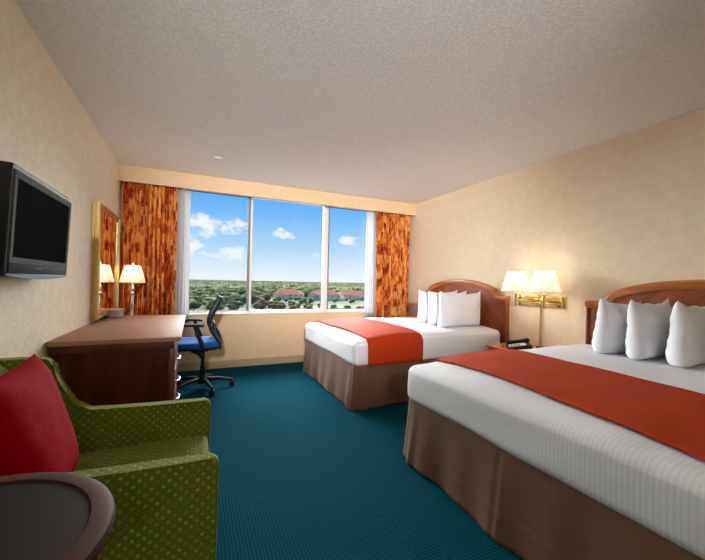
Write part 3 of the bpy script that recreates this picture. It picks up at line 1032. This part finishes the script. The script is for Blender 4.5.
tp = [(CC[-1][0]+.03*(1-s*s)*.6, s*backw(1), CC[-1][1]) for s in [-1+2*i/8 for i in range(9)]]
bt = [(CC[0][0]+.03*(1-s*s)*.6, s*backw(0), CC[0][1]) for s in [-1+2*i/8 for i in range(9)]]
for q in (L1, L2, tp, bt): tube(bm, q, .015, 8)
mk('back_frame', bm, MAT['dark_grey_plastic'], oc, True)
bm = B(); rbox(bm, .105, 0, .65, .012, .15, .055, .011, 3, (1, 6, 3)); mk('lumbar_pad', bm, MAT['grey_plastic'], oc, True, sharp=None)
bm = B(); tube(bm, [(.02, 0, .42), (.11, 0, .42), (.17, 0, .46), (.16, 0, .56), (.12, 0, .64)], [.022, .022, .02, .018, .014], 10); mk('back_bracket', bm, MAT['black_plastic'], oc)
for s in (-1, 1):
    bm = B()
    tube(bm, [(-.02, s*.20, .462), (-.015, s*.255, .47), (-.025, s*.262, .53), (-.06, s*.262, .61), (-.085, s*.258, .695)], [.02, .022, .022, .02, .018], 10)
    a = mk('armrest', bm, MAT['black_plastic'], oc)
    bm = B(); rbox(bm, -.125, s*.255, .705, .12, .04, .013, .012, 3, (6, 3, 1), lambda v: Vector((v.x, v.y, v.z-.010*abs(v.x/.12)**2.5))); mk('arm_pad', bm, MAT['dark_grey_plastic'], a, True, sharp=None)
bm = B(); box(bm, -.11, .05, -.07, .07, .40, .45, .012); tube(bm, [(-.11, 0, .42), (-.03, 0, .385), (.0, 0, .33)], [.03, .036, .03], 10); mk('tilt_mechanism', bm, MAT['black_plastic'], oc)
bm = B(); lathe(bm, [(.028, .10), (.028, .24), (.018, .245), (.018, .39)], 0, 0, 20); mk('gas_cylinder', bm, MAT['black_plastic'], oc)
bm = B(); lathe(bm, [(.02, .055), (.046, .06), (.05, .12), (.036, .14), (.028, .15)], 0, 0, 20); mk('base_hub', bm, MAT['black_plastic'], oc)
for k in range(5):
    an = math.radians(-74+72*k)
    c, s = math.cos(an), math.sin(an)
    bm = B()
    tube(bm, [(.03*c, .03*s, .105), (.16*c, .16*s, .098), (.29*c, .29*s, .075)], [.024, .02, .013], 8)
    lg = mk('leg', bm, MAT['black_plastic'], oc)
    bm = B()
    for q in (-1, 1):
        M4 = Matrix.Translation((.295*c-q*.014*s, .295*s+q*.014*c, .0275)) @ Matrix.Rotation(an, 4, 'Z') @ Matrix.Rotation(PI/2, 4, 'X')
        lathe(bm, [(.020, -.009), (.027, -.006), (.027, .006), (.020, .009)], 0, 0, 18, mat=M4)
    lathe(bm, [(.008, .03), (.008, .075)], .295*c, .295*s, 10)
    mk('caster', bm, MAT['black_plastic'], lg)

# ------------------------------------------------------------------ green armchair
ac = thing('armchair', 'green dotted low armchair in the left foreground', 'armchair', (-.33, 1.4735, 0))
ox, oy = -.33, 1.4735
YN0, YN1, YF0, YF1 = 1.165, 1.212, 1.735, 1.782
def sidep():
    p = [(.085, .09), (.087, (.0+.575))]
    for i in range(1, 6): a = PI/2*i/5; p.append((.062+.025*math.cos(a), .575+.025*math.sin(a)))
    p += [(-.05, .603), (-.18, .607), (-.30, .612), (-.37, .617), (-.41, .626), (-.432, .640), (-.452, .672), (-.48, .745), (-.506, .805)]
    for i in range(1, 5): a = PI/2*i/4; p.append((-.53+.024*math.cos(a), .812+.024*math.sin(a)))
    p += [(-.60, .840), (-.70, .840)]
    p += [(-.735, .84), (-.742, .80), (-.70, .40), (-.67, .09)]
    return p
def A_(name, bm, mat=None, uv=True, sharp=40):
    bmesh.ops.translate(bm, verts=bm.verts, vec=(-ox, -oy, 0))
    o = mk(name, bm, mat or MAT['green'], ac, True, sharp=sharp)
    if uv: boxuv(o)
    return o
for y0, y1 in ((YN0, YN1), (YF0, YF1)):
    bm = B(); prism(bm, sidep(), 'y', y0, y1, .013, 4)
    a = A_('arm_panel', bm, sharp=50)
    bm = B()
    for yy in (y0+.003, y1-.003):
        q = [Vector((x, yy, z)) for x, z in sidep()[:-2]]
        c = Vector((-.35, yy, .4))
        tube(bm, [p+(c-p).normalized()*.006 for p in q], .0035, 6)
    bmesh.ops.translate(bm, verts=bm.verts, vec=(-ox, -oy, 0))
    boxuv(mk('piping', bm, MAT['green'], a))
# inner back
bm = B()
def backfn(v): return Vector((v.x-.085*(v.z/.26), v.y, v.z+.012*(1-(v.y/.262)**2)*(1 if v.z > 0 else 0)))
rbox(bm, -.60, 1.4735, .575, .065, .262, .262, .05, 4, (2, 8, 8), backfn); A_('back_cushion', bm, sharp=None)
bm = B(); prism(bm, [(-.66, .09), (-.62, .09), (-.67, .80), (-.735, .83), (-.742, .80)], 'y', YN1-.005, YF0+.005, .008); A_('back_panel', bm)
bm = B(); rbox(bm, -.222, 1.4735, .372, .298, .262, .08, .03, 4, (8, 8, 3), lambda v: Vector((v.x, v.y, v.z+.012*(1-(v.y/.262)**2)*(v.z > 0)))); A_('seat_cushion', bm, sharp=None)
bm = B(); box(bm, -.60, .065, YN1-.005, YF0+.005, .09, .29, .008); A_('seat_rail', bm)
for x, y in ((.03, 1.175), (.03, 1.75), (-.62, 1.175), (-.62, 1.75)):
    bm = B(); tube(bm, [(x, y, 0), (x, y, .092)], [.018, .027], 14); A_('leg', bm, MAT['table_wood'], False)

# crimson cushion leaning on the chair back
cu = B()
def cushfn(v):
    k = math.sqrt(max(0, 1-(v.x/.2)**4))*math.sqrt(max(0, 1-(v.z/.2)**4))
    return v
a, th, nu = .215, .062, 22
G = {}
for s in (1, -1):
    for i in range(nu+1):
        for j in range(nu+1):
            u, v = -1+2*i/nu, -1+2*j/nu
            if (i in (0, nu) or j in (0, nu)) and s < 0: G[(s, i, j)] = G[(1, i, j)]; continue
            tt = th*max(0, 1-abs(u)**3)**.55*max(0, 1-abs(v)**3)**.55
            x = u*(a-.010*(1-v*v)); z = v*(a-.010*(1-u*u))
            G[(s, i, j)] = cu.verts.new((s*tt+.006*noise.noise(Vector((u*2, v*2, s))), x, z))
for s in (1, -1):
    for i in range(nu):
        for j in range(nu): cu.faces.new([G[(s, i, j)], G[(s, i+1, j)], G[(s, i+1, j+1)], G[(s, i, j+1)]])
o = mk('throw_cushion', cu, MAT['red_cushion'], None, True, (-.425, 1.352, .684), sharp=None)
o.rotation_euler = (math.radians(0), math.radians(-17), math.radians(3))
tag(o, 'square crimson cushion leaning in the green armchair', 'cushion')

# ------------------------------------------------------------------ round side table
TZ = .705
st = thing('side_table', 'round dark wood side table with charcoal top in the left front corner', 'side table', (-.394, .79, 0))
bm = B()
lathe(bm, [(.222, TZ-.006), (.226, TZ), (.252, TZ), (.262, TZ-.004), (.266, TZ-.014), (.262, TZ-.028), (.248, TZ-.038), (.222, TZ-.04)], 0, 0, 72, close=True)
mk('rim', bm, MAT['table_wood'], st)
bm = B(); lathe(bm, [(.2235, TZ-.035), (.2235, TZ-.003)], 0, 0, 72); mk('inset_top', bm, MAT['table_inset'], st)
bm = B(); lathe(bm, [(.06, TZ-.05), (.075, TZ-.036)], 0, 0, 32); lathe(bm, [(.03, .05), (.028, .3), (.032, .5), (.045, TZ-.05)], 0, 0, 28); mk('pedestal', bm, MAT['table_wood'], st)
bm = B(); lathe(bm, [(.18, 0), (.185, .01), (.17, .025), (.06, .04), (.035, .055)], 0, 0, 48); mk('foot', bm, MAT['table_wood'], st)

# ------------------------------------------------------------------ fill lamp added unseen over the entry end to brighten the far wall
cl = thing('fill_lamp', 'added unseen dome fill lamp at the entry end of the room', 'fill lamp', (-.42, -2.2, H))
bm = B(); lathe(bm, [(.19, 0), (.19, -.02), (.18, -.025), (.0005, -.025)], 0, 0, 40); mk('base', bm, MAT['white_plastic'], cl)
bm = B(); lathe(bm, [(.175, -.025), (.165, -.05), (.13, -.08), (.07, -.1), (.0005, -.105)], 0, 0, 40); mk('fill_diffuser', bm, emit('lit opal diffuser', (1, .86, .68, 1), 3.0), cl)
sl = bpy.data.lights.new('fill_spot', 'SPOT')  # added fill spot, aimed at the window end
sl.energy = 1400; sl.color = (1, .96, .91); sl.spot_size = math.radians(48); sl.spot_blend = 1.0; sl.shadow_soft_size = .12
so = bpy.data.objects.new('fill_spot', sl); COL.objects.link(so); so.parent = cl; so.location = (0, 0, -.30)
bm = B(); lathe(bm, [(.03, -.11), (.035, -.2), (.13, -.24), (.13, -.25), (.05, -.22), (.03, -.21)], 0, 0, 32); mk('fill_housing', bm, MAT['white_plastic'], cl)
so.rotation_euler = (Vector((1.75, 4.8, 2.25))-Vector((-.42, -2.2, H-.30))).to_track_quat('-Z', 'Y').to_euler()
point('fill_point', (0, 0, -.18), 16, (1, .95, .90), .15, cl)  # added soft fill from behind the camera

# ------------------------------------------------------------------ outdoors
GZ = -22.0
YAW = .4322
F = 345.47
def az(px): return YAW+math.atan((px-352.5)/F)
def at(px, dist):
    a = az(px)
    return (math.sin(a)*dist, math.cos(a)*dist)
# ground
m, t, b = material('parkland ground')
co = t.node('ShaderNodeNewGeometry').outputs['Position']
n = t.noise(co, .012, 4, .6)
n2 = t.noise(co, .08, 4, .6)
col = t.mix(t.smooth(n, .42, .6), (.05, .07, .022, 1), (.09, .11, .04, 1))
col = t.mix(t.m('MULTIPLY', t.smooth(n2, .5, .7), .5), col, (.12, .10, .06, 1))
P_(t, b, Base_Color=col, Roughness=1)
MAT['ground'] = m
bm = B()
sheet(bm, lambda u, v: ((-.62+1.6*u)*(120+9000*v*v)*1.0, 120+9000*v*v, GZ), 8, 30)
o = mk('ground', bm, MAT['ground'], None, False); o['kind'] = 'structure'
def patch(name, label, cat, pts, mat, z):
    bm = B()
    vs = [bm.verts.new((x, y, GZ+z)) for x, y in pts]
    vb = [bm.verts.new((x, y, GZ+.005)) for x, y in pts]
    bm.faces.new(vs)
    for i in range(len(vs)): bm.faces.new((vs[i], vb[i], vb[(i+1) % len(vs)], vs[(i+1) % len(vs)]))
    o = mk(name, bm, mat, None, False)
    tag(o, label, cat, kind='structure')
def blob(px, dist, rx, ry, seed, n=28):
    c = at(px, dist)
    return [(c[0]+rx*math.cos(2*PI*i/n)*(1+.25*noise.noise(Vector((math.cos(2*PI*i/n)*1.5, math.sin(2*PI*i/n)*1.5, seed)))), c[1]+ry*math.sin(2*PI*i/n)*(1+.25*noise.noise(Vector((math.cos(2*PI*i/n)*1.5+5, math.sin(2*PI*i/n)*1.5, seed))))) for i in range(n)]
MAT['lawn'] = plain('bright lawn', (.13, .19, .045, 1), 1, noise_amt=.2, nscale=.15)
MAT['sand'] = plain('sandy lot', (.17, .145, .105, 1), 1, noise_amt=.15, nscale=.2)
patch('lawn', None, None, blob(350, 318, 46, 36, 3), MAT['lawn'], .06)
patch('lawn', None, None, blob(252, 450, 40, 30, 4), MAT['lawn'], .06)
patch('sandy_lot', None, None, blob(244, 290, 14, 22, 8), MAT['sand'], .09)
MAT['pond'] = plain('pond water', lin(150, 190, 205), .15, 0, .05, .1)
patch('pond', None, None, blob(243, 352, 6, 9, 9), MAT['pond'], .12)
# houses with hipped clay roofs
MAT['clay'] = plain('terracotta roof tile', lin(184, 116, 84), .9, 0, .12, .5)
MAT['house_wall'] = plain('cream house wall', lin(246, 236, 208), .9, 0, .05, .5)
MAT['house_window'] = plain('dark house window', lin(70, 78, 84), .3, 0, .1, .5)
def house(label, px, dist, w, d, h, roof, rz, wings):
    x, y = at(px, dist)
    r = thing('house', label, 'house', (x, y, GZ), rz, 'clay roofed houses outside')
    for (cx, cy, ww, dd, hw, rh) in [(0, 0, w, d, h, roof)]+wings:
        bm = B(); box(bm, cx-ww/2, cx+ww/2, cy-dd/2, cy+dd/2, 0, hw); mk('wall', bm, MAT['house_wall'], r, False)
        e = 1.0
        i = min(ww, dd)*.5
        bm = B()
        base = [(cx-ww/2-e, cy-dd/2-e), (cx+ww/2+e, cy-dd/2-e), (cx+ww/2+e, cy+dd/2+e), (cx-ww/2-e, cy+dd/2+e)]
        bv = [bm.verts.new((*q, hw)) for q in base]
        if ww > dd: tp = [(cx-ww/2+i, cy), (cx+ww/2-i, cy)]
        else: tp = [(cx, cy-dd/2+i), (cx, cy+dd/2-i)]
        if abs(tp[0][0]-tp[1][0])+abs(tp[0][1]-tp[1][1]) < .5: tp[1] = (tp[1][0]+.5, tp[1][1])
        tv_ = [bm.verts.new((*q, hw+rh)) for q in tp]
        if ww > dd:
            for f in ((bv[0], bv[1], tv_[1], tv_[0]), (bv[1], bv[2], tv_[1]), (bv[2], bv[3], tv_[0], tv_[1]), (bv[3], bv[0], tv_[0])): bm.faces.new(f)
        else:
            for f in ((bv[0], bv[1], tv_[0]), (bv[1], bv[2], tv_[1], tv_[0]), (bv[2], bv[3], tv_[1]), (bv[3], bv[0], tv_[0], tv_[1])): bm.faces.new(f)
        bm.faces.new(list(reversed(bv)))
        mk('roof', bm, MAT['clay'], r, False)
        nw = max(2, int(ww/6))
        for fl in range(max(1, int(hw/3.2))):
            for k in range(nw):
                xx = cx-ww/2+ww*(k+.5)/nw
                bm = B(); box(bm, xx-.8, xx+.8, cy-dd/2-.06, cy-dd/2+.02, 1+fl*3.2, 2.5+fl*3.2); mk('window', bm, MAT['house_window'], r, False)
house('wide house with clay tile roof beyond the trees, left of the right window post', 289, 452, 38, 20, 6.4, 6.4, -.30, [(-9, -8, 15, 16, 5.8, 5.6)])
house('house with cream gable wing and clay roof directly behind the right window post', 326, 440, 38, 18, 6.6, 6.2, -.45, [(-15, -7, 10, 13, 7.2, 4.6)])
house('house with clay tile roof seen in the right window pane', 353, 462, 40, 18, 6.4, 6.0, -.40, [(9, -7, 14, 14, 5.8, 5.0)])
house('house with clay tile roof half hidden by the right sheer curtain', 381, 450, 28, 16, 6.4, 5.6, -.45, [])

# trees
def leaf_mat(name, a, b_):
    m, t, b = material(name)
    co = t.node('ShaderNodeNewGeometry').outputs['Position']
    rnd = t.node('ShaderNodeObjectInfo').outputs['Random']
    f = t.m('ADD', t.m('MULTIPLY', t.noise(co, .5, 3), .55), t.m('MULTIPLY', rnd, .45))
    P_(t, b, Base_Color=t.mix(f, a, b_), Roughness=1)
    b.inputs['Specular IOR Level'].default_value = .05
    return m
MAT['leaf'] = [leaf_mat('olive green foliage', (.12, .13, .045, 1), (.28, .275, .105, 1)),
               leaf_mat('mid green foliage', (.07, .10, .045, 1), (.17, .20, .085, 1)),
               leaf_mat('russet foliage', (.15, .10, .055, 1), (.25, .17, .10, 1))]
MAT['bark'] = plain('grey brown bark', (.16, .12, .09, 1), 1, nscale=2)
_ico = bmesh.new(); bmesh.ops.create_icosphere(_ico, subdivisions=2, radius=1)
ICO_V = [v.co.copy() for v in _ico.verts]; ICO_F = [[v.index for v in f.verts] for f in _ico.faces]; _ico.free()
_ico = bmesh.new(); bmesh.ops.create_icosphere(_ico, subdivisions=1, radius=1)
ICL_V = [v.co.copy() for v in _ico.verts]; ICL_F = [[v.index for v in f.verts] for f in _ico.faces]; _ico.free()
def add_blob(V, Fc, c, r, rz, seed, low=False, rough=.35):
    vs, fs = (ICL_V, ICL_F) if low else (ICO_V, ICO_F)
    b0 = len(V)
    for v in vs:
        k = 1+rough*noise.noise(v*1.9+Vector((seed, seed*.7, 0)))
        V.append((c[0]+v.x*r*k, c[1]+v.y*r*k, c[2]+v.z*rz*k))
    Fc.extend([[b0+i for i in f] for f in fs])
def tree_mesh(seed, mat):
    rnd = random.Random(seed)
    V, Fc = [], []
    hgt = 1.0
    for k in range(7):
        a = rnd.uniform(0, 6.28); q = rnd.uniform(0, .28)
        add_blob(V, Fc, (q*math.cos(a), q*math.sin(a), rnd.uniform(.3, .8)), rnd.uniform(.2, .32), rnd.uniform(.18, .27), rnd.uniform(0, 50))
    nleaf = len(Fc)
    b0 = len(V)
    for z, r in ((0, .05), (.55, .025)):
        for i in range(8): V.append((r*math.cos(i*PI/4), r*math.sin(i*PI/4), z))
    for i in range(8): Fc.append([b0+i, b0+(i+1) % 8, b0+8+(i+1) % 8, b0+8+i])
    me = bpy.data.meshes.new('tree')
    me.from_pydata(V, [], Fc)
    me.materials.append(mat); me.materials.append(MAT['bark'])
    for p in me.polygons:
        p.use_smooth = True
        if p.index >= nleaf: p.material_index = 1
    return me
TM = [[tree_mesh(10*k+j, MAT['leaf'][k]) for j in range(3)] for k in range(3)]
rnd = random.Random(42)
houses = [(at(289, 452), 30), (at(326, 440), 27), (at(353, 462), 29), (at(381, 450), 22), (at(244, 290), 17), (at(243, 345), 14), (at(350, 322), 38), (at(252, 450), 30)]
spots = []
tries = 0
kinds = ('olive green leafy tree in the parkland below the window', 'dark green leafy tree in the parkland below the window', 'russet leafy tree in the parkland below the window')
groups = ('olive trees outside the window', 'dark green trees outside the window', 'russet trees outside the window')
while len(spots) < 300 and tries < 20000:
    tries += 1
    px = rnd.uniform(182, 382)
    dist = 258+330*rnd.random()**1.1
    x, y = at(px, dist)
    if any((x-c[0])**2+(y-c[1])**2 < r*r for c, r in houses): continue
    gap = 9.5 if dist < 420 else 11.5
    if any((x-s[0])**2+(y-s[1])**2 < gap*gap for s in spots): continue
    # keep the view line to the houses mostly open
    if px > 268 and 330 < dist < 450 and rnd.random() < .75: continue
    spots.append((x, y))
    k = rnd.choices((0, 1, 2), (5, 4, 1.4 if 235 < px < 300 and dist < 400 else .3))[0]
    hgt = rnd.uniform(6.5, 10.5) if dist < 430 else rnd.uniform(8, 12)
    if px > 268 and dist < 450: hgt = rnd.uniform(4.0, 6.0)
    o = bpy.data.objects.new('tree', TM[k][rnd.randrange(3)])
    COL.objects.link(o)
    o.location = (x, y, GZ)
    o.scale = (hgt*1.2, hgt*1.2, hgt)
    o.rotation_euler = (0, 0, rnd.uniform(0, 6.28))
    tag(o, kinds[k], 'tree', groups[k])
# distant forest canopy to the horizon
V, Fc = [], []
for i in range(5200):
    q = rnd.random()
    dist = 612*math.exp(q*2.7)
    px = rnd.uniform(120, 470)
    x, y = at(px, dist)
    s = 5.5*(dist/560)**.62
    hz_ = rnd.uniform(5, 8)
    if any((x-c[0])**2+(y-c[1])**2 < (r+8)**2 for c, r in houses): continue
    add_blob(V, Fc, (x, y, GZ+hz_*.75), s*rnd.uniform(.9, 1.5), hz_*rnd.uniform(.6, .95), rnd.uniform(0, 50), low=dist > 1100)
# fill at the sides of the view
for i in range(900):
    px = rnd.choice((rnd.uniform(40, 174), rnd.uniform(392, 600)))
    dist = rnd.uniform(250, 600)
    x, y = at(px, dist)
    h_ = rnd.uniform(5, 8)
    if any((x-c[0])**2+(y-c[1])**2 < (r+8)**2 for c, r in houses): continue
    add_blob(V, Fc, (x, y, GZ+h_*.7), rnd.uniform(4, 6.5), h_*.8, rnd.uniform(0, 50), low=True)
me = bpy.data.meshes.new('forest_canopy'); me.from_pydata(V, [], Fc)
for p in me.polygons: p.use_smooth = True
m, t, b = material('distant forest foliage')
co = t.node('ShaderNodeNewGeometry').outputs['Position']
n = t.noise(co, .03, 4, .65); n2 = t.noise(co, .4, 2)
col = t.ramp(t.m('ADD', t.m('MULTIPLY', n, .7), t.m('MULTIPLY', n2, .3)), [(.32, (.095, .12, .06, 1)), (.5, (.175, .19, .085, 1)), (.68, (.27, .265, .12, 1))])
P_(t, b, Base_Color=col, Roughness=1)
b.inputs['Specular IOR Level'].default_value = .05
me.materials.append(m)
o = bpy.data.objects.new('forest_canopy', me); COL.objects.link(o)
tag(o, 'distant green forest stretching to the horizon outside the window', 'forest', kind='stuff')

# ------------------------------------------------------------------ sky
w = bpy.data.worlds.new('sky'); C.world = w
w.use_nodes = True
t = NT(w.node_tree)
bg = w.node_tree.nodes['Background']
dirv = t.v('NORMALIZE', t.node('ShaderNodeTexCoord').outputs['Generated'])
x, y, z = t.sep(dirv)
sky = t.ramp(z, [(0, lin(244, 250, 255)), (.025, lin(232, 245, 255)), (.09, lin(184, 223, 255)), (.18, lin(120, 190, 255)), (.25, lin(88, 168, 255)), (.6, lin(60, 130, 235))])
nz = t.noise(t.v('MULTIPLY', dirv, (1, 1, 1.6)), 26, 6, .62)
nz2 = t.noise(dirv, 9, 4, .6)
def pixdir(px, py):
    fx, fz = (px-352.5)/F, (280-py)/F
    r = (ROLL_C*fx+ROLL_S*fz*-1, fz*ROLL_C+fx*ROLL_S)
    d = Vector((math.sin(YAW)+math.cos(YAW)*r[0], math.cos(YAW)-math.sin(YAW)*r[0], r[1]))
    return d.normalized()
ROLL_C, ROLL_S = math.cos(.0207), math.sin(.0207)
tot = None
# clouds: (px, py, half width, half height, weight)
for (cx, cy, hw, hh_, wt) in [(194, 219, 15, 9, 1), (214, 226, 15, 9, 1), (236, 223, 16, 9, .85), (192, 246, 14, 9, .95), (229, 252, 19, 9, 1), (223, 249, 10, 7, .8),
                              (283, 233, 13, 8, .9), (296, 221, 8, 4, .5), (311, 254, 18, 5, .8), (348, 239, 15, 8, .95), (356, 234, 8, 5, .6), (207, 271, 22, 5, .55), (255, 272, 22, 5, .55), (160, 235, 26, 13, 1), (410, 240, 26, 13, .9), (120, 215, 22, 12, 1), (450, 225, 22, 10, .9)]:
    d0 = pixdir(cx, cy)
    rt = Vector((d0.y, -d0.x, 0)).normalized()
    up = rt.cross(d0)
    s = F/math.sqrt(1+((cx-352.5)/F)**2)
    a = t.m('MULTIPLY', t.v('DOT_PRODUCT', dirv, tuple(rt)), s/hw)
    bq = t.m('MULTIPLY', t.m('SUBTRACT', t.v('DOT_PRODUCT', dirv, tuple(up)), 0.0), s/hh_)
    r2 = t.m('ADD', t.m('MULTIPLY', a, a), t.m('MULTIPLY', bq, bq))
    front = t.m('GREATER_THAN', t.v('DOT_PRODUCT', dirv, tuple(d0)), 0)
    g = t.m('MULTIPLY', t.m('MULTIPLY', t.m('SUBTRACT', 1, t.m('MULTIPLY', r2, .5), clamp=True), wt), front)
    tot = g if tot is None else t.m('MAXIMUM', tot, g)
mask = t.smooth(t.m('ADD', tot, t.m('MULTIPLY', t.m('SUBTRACT', nz, .5), 2.0)), .58, 1.05)
mask = t.m('MULTIPLY', mask, t.smooth(tot, .0, .25))
wisp = t.m('MULTIPLY', t.smooth(nz2, .6, .85), .12)
col = t.mix(wisp, sky, lin(245, 249, 253))
col = t.mix(t.m('MULTIPLY', mask, .95), col, lin(250, 251, 253))
t.set(bg.inputs[0], col)
bg.inputs[1].default_value = .71

# ------------------------------------------------------------------ daylight: soft sun through high haze, coming in over the park
l = bpy.data.lights.new('sun', 'SUN')
l.energy = 16.0
l.angle = math.radians(70)
l.color = (1, .99, .97)
o = bpy.data.objects.new('sun', l); COL.objects.link(o)
o.rotation_euler = (-Vector((-.06, .88, .42))).to_track_quat('-Z', 'Y').to_euler()

# ------------------------------------------------------------------ camera
yaw, pitch, roll = .4322, .0064, .0207
Fv = Vector((math.sin(yaw)*math.cos(pitch), math.cos(yaw)*math.cos(pitch), math.sin(pitch)))
Rv = Vector((math.cos(yaw), -math.sin(yaw), 0))
Uv = Rv.cross(Fv)
c, s = math.cos(roll), math.sin(roll)
R2 = c*Rv+s*Uv
U2 = -s*Rv+c*Uv
cam = bpy.data.cameras.new('camera')
cam.sensor_fit = 'HORIZONTAL'
cam.sensor_width = 36
cam.lens = F/705*36
cam.clip_start = .02
cam.clip_end = 20000
co = bpy.data.objects.new('camera', cam); COL.objects.link(co)
M = Matrix((R2, U2, -Fv)).transposed().to_4x4()
M.translation = Vector((0, 0, CAM_Z))
co.matrix_world = M
C.camera = co

C.view_settings.view_transform = 'Standard'
C.view_settings.look = 'None'
C.view_settings.gamma = 1
C.view_settings.use_curve_mapping = False
C.view_settings.exposure = 0.52
C.cycles.use_denoising = True
C.cycles.max_bounces = 12
C.cycles.diffuse_bounces = 7
C.cycles.transparent_max_bounces = 16
C.cycles.sample_clamp_indirect = 6
